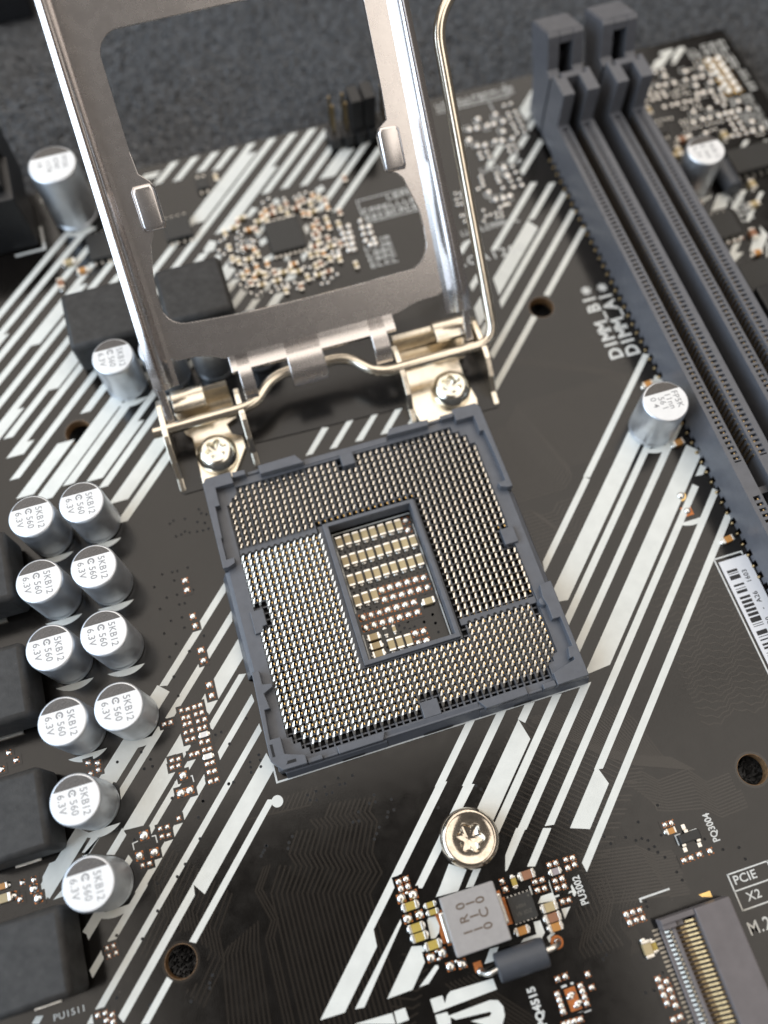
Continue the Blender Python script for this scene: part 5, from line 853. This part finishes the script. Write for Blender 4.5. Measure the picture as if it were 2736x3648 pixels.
# ---------------------------------------------------------------- paper label with bars and digits
t = thing('barcode_label', 'white paper label with black bars and digits 1603 lying by the memory slot', 'label', (45.6,-10.55,.03))
m = MB(); m.box(0,4.3,-44,0,0,.05); obj('paper', m, stick_m, t)
m = MB(); y = -1.5; random.seed(21)
for wd, gap in [(.38,.14),(.12,.2),(.62,.72),(.3,.32),(.1,.2),(.42,.5),(.36,.24),(.42,.2),(.42,.22),(.42,.2),(.44,.2),(.72,.22),(.1,.2),(.1,.62),(.62,.2),(.1,.3),(.2,.4),(.3,.2),(.3,.5)] + [(random.choice((.1,.2,.4)), random.choice((.15,.25,.4))) for _ in range(40)]:
    m.box(.5,2.05,y-wd,y,.05,.056); y -= wd+gap
obj('bars', m, stick_ink, t)
for s, y in (('1603',-2.95),('A26',-6.15),('-',-7.9),('90MB0',-10.6)): text('digits', s, .98, (2.92,y,.052), pi/2, stick_ink, t, 1.0, 1.05, .01)
# ---------------------------------------------------------------- things at the far and right edges
t = thing('pin_header', 'black pin header with thin gold pins behind the raised frame at the far board edge', 'pin header', (19.2,81.2,0))
m = MB()
for i in range(5): m.prism([(-4.9+i*2.3,-1.6),(-4.5+i*2.3,-2.0),(-3.1+i*2.3,-2.0),(-2.7+i*2.3,-1.6),(-2.7+i*2.3,2.2),(-4.9+i*2.3,2.2)], .2, 2.6)
obj('base', m, black_pl, t, bevel=.1)
for i in range(5):
    for j in range(2):
        m = MB(); m.box(-4.05+i*2.3,-3.6+i*2.3,-.85+j*2.2,-.4+j*2.2,2.5,8.6); obj('pin', m, pin_dark, t, bevel=.08)
m = MB(); m.box(-.7,1.3,-1.3,2.6,2.65,8.9); m.box(1.6,3.6,-1.3,2.6,2.65,9.1); obj('jumper', m, black_pl, t, bevel=.15)
t = thing('power_connector', 'tall black power connector block at the left edge behind the chokes', 'connector', (-46,84,0))
m = MB(); m.box(-12,8.2,-9.5,-.2,.1,11); m.box(-12,7.6,-.2,8.5,.1,12.4); m.box(-12,7.0,-7.5,6,11,12.5); obj('housing', m, black_pl, t, bevel=.3)
m = MB(); m.box(5.0,7.2,1.2,4.5,12.45,13.1); obj('latch_clip', m, dimm_m, t, bevel=.2)
t = thing('black_block', 'black object at the upper left corner lying on the carpet', 'block', (-48,139,-4)); m = MB(); m.box(-30,17,-4,22,0,9); obj('body', m, black_pl, t, bevel=.6)
def soic(x0,x1,y0,y1,H,label,legs=4,side='y'):
    t = thing('chip_package', label, 'chip', ((x0+x1)/2,(y0+y1)/2,0)); a, b = (x1-x0)/2, (y1-y0)/2
    m = MB(); m.box(-a,a,-b,b,.15,H); obj('package', m, chip_m, t, bevel=.12)
    for i in range(legs):
        for s in (-1,1):
            m = MB(); f = (i+.5)/legs*2-1
            if side == 'y': m.box(a*f-.2,a*f+.2,s*b-.0 if s > 0 else -b-.7,b+.7 if s > 0 else -b,.02,.4)
            else: m.box(a if s > 0 else -a-.7,a+.7 if s > 0 else -a,b*f-.2,b*f+.2,.02,.4)
            obj('lead', m, term, t)
    return t
soic(69.7,74.0,40.5,45.6,1.3,'flat black square chip right of the memory slots')
soic(78.6,86.5,52.1,57.2,1.6,'long black chip at the right edge behind the far right capacitor',6)
soic(69.9,78,28.6,34.6,1.6,'black chip low at the right edge beside the memory slot',5,'x')
t = thing('black_cube', 'black tall block at the right edge, partly outside the frame', 'component', (72.3,24.5,0)); m = MB(); m.box(-4,6,-4,3.4,.1,5); obj('body', m, black_pl, t, bevel=.3)
soic(65.8,69.2,57.2,61.2,1.2,'dark chip beside the upper end of the right memory slot',5); soic(69.3,71.8,64.6,66.6,1.0,'small dark chip among the solder dots beyond the right memory slot',3)
soic(-1.1,4.6,60.3,66.9,1.0,'small square black chip in the middle of the blurred parts cluster, seen through the frame',7)
soic(-17.2,-12.8,68.2,72.8,1.1,'black chip just right of the left frame leg, seen through the opening',4); soic(-30.1,-25.5,68.0,73.4,1.1,'black chip on the stripes left of the frame leg above the big choke',4)
soic(-10,-7.9,77.5,80.0,.9,'tiny black transistor chip on the stripes seen through the frame',2)
t = thing('round_can', 'grey cylinder lying behind the far right capacitor', 'crystal', (76.4,52.0,1.6)); m = MB(); m.lathe([(1.3,-3),(1.5,-2.8),(1.5,2.8),(1.3,3)], n=32); m.v = [(y,z,x) for x,y,z in m.v]; obj('can', m, cyl_m, t, smooth=40)
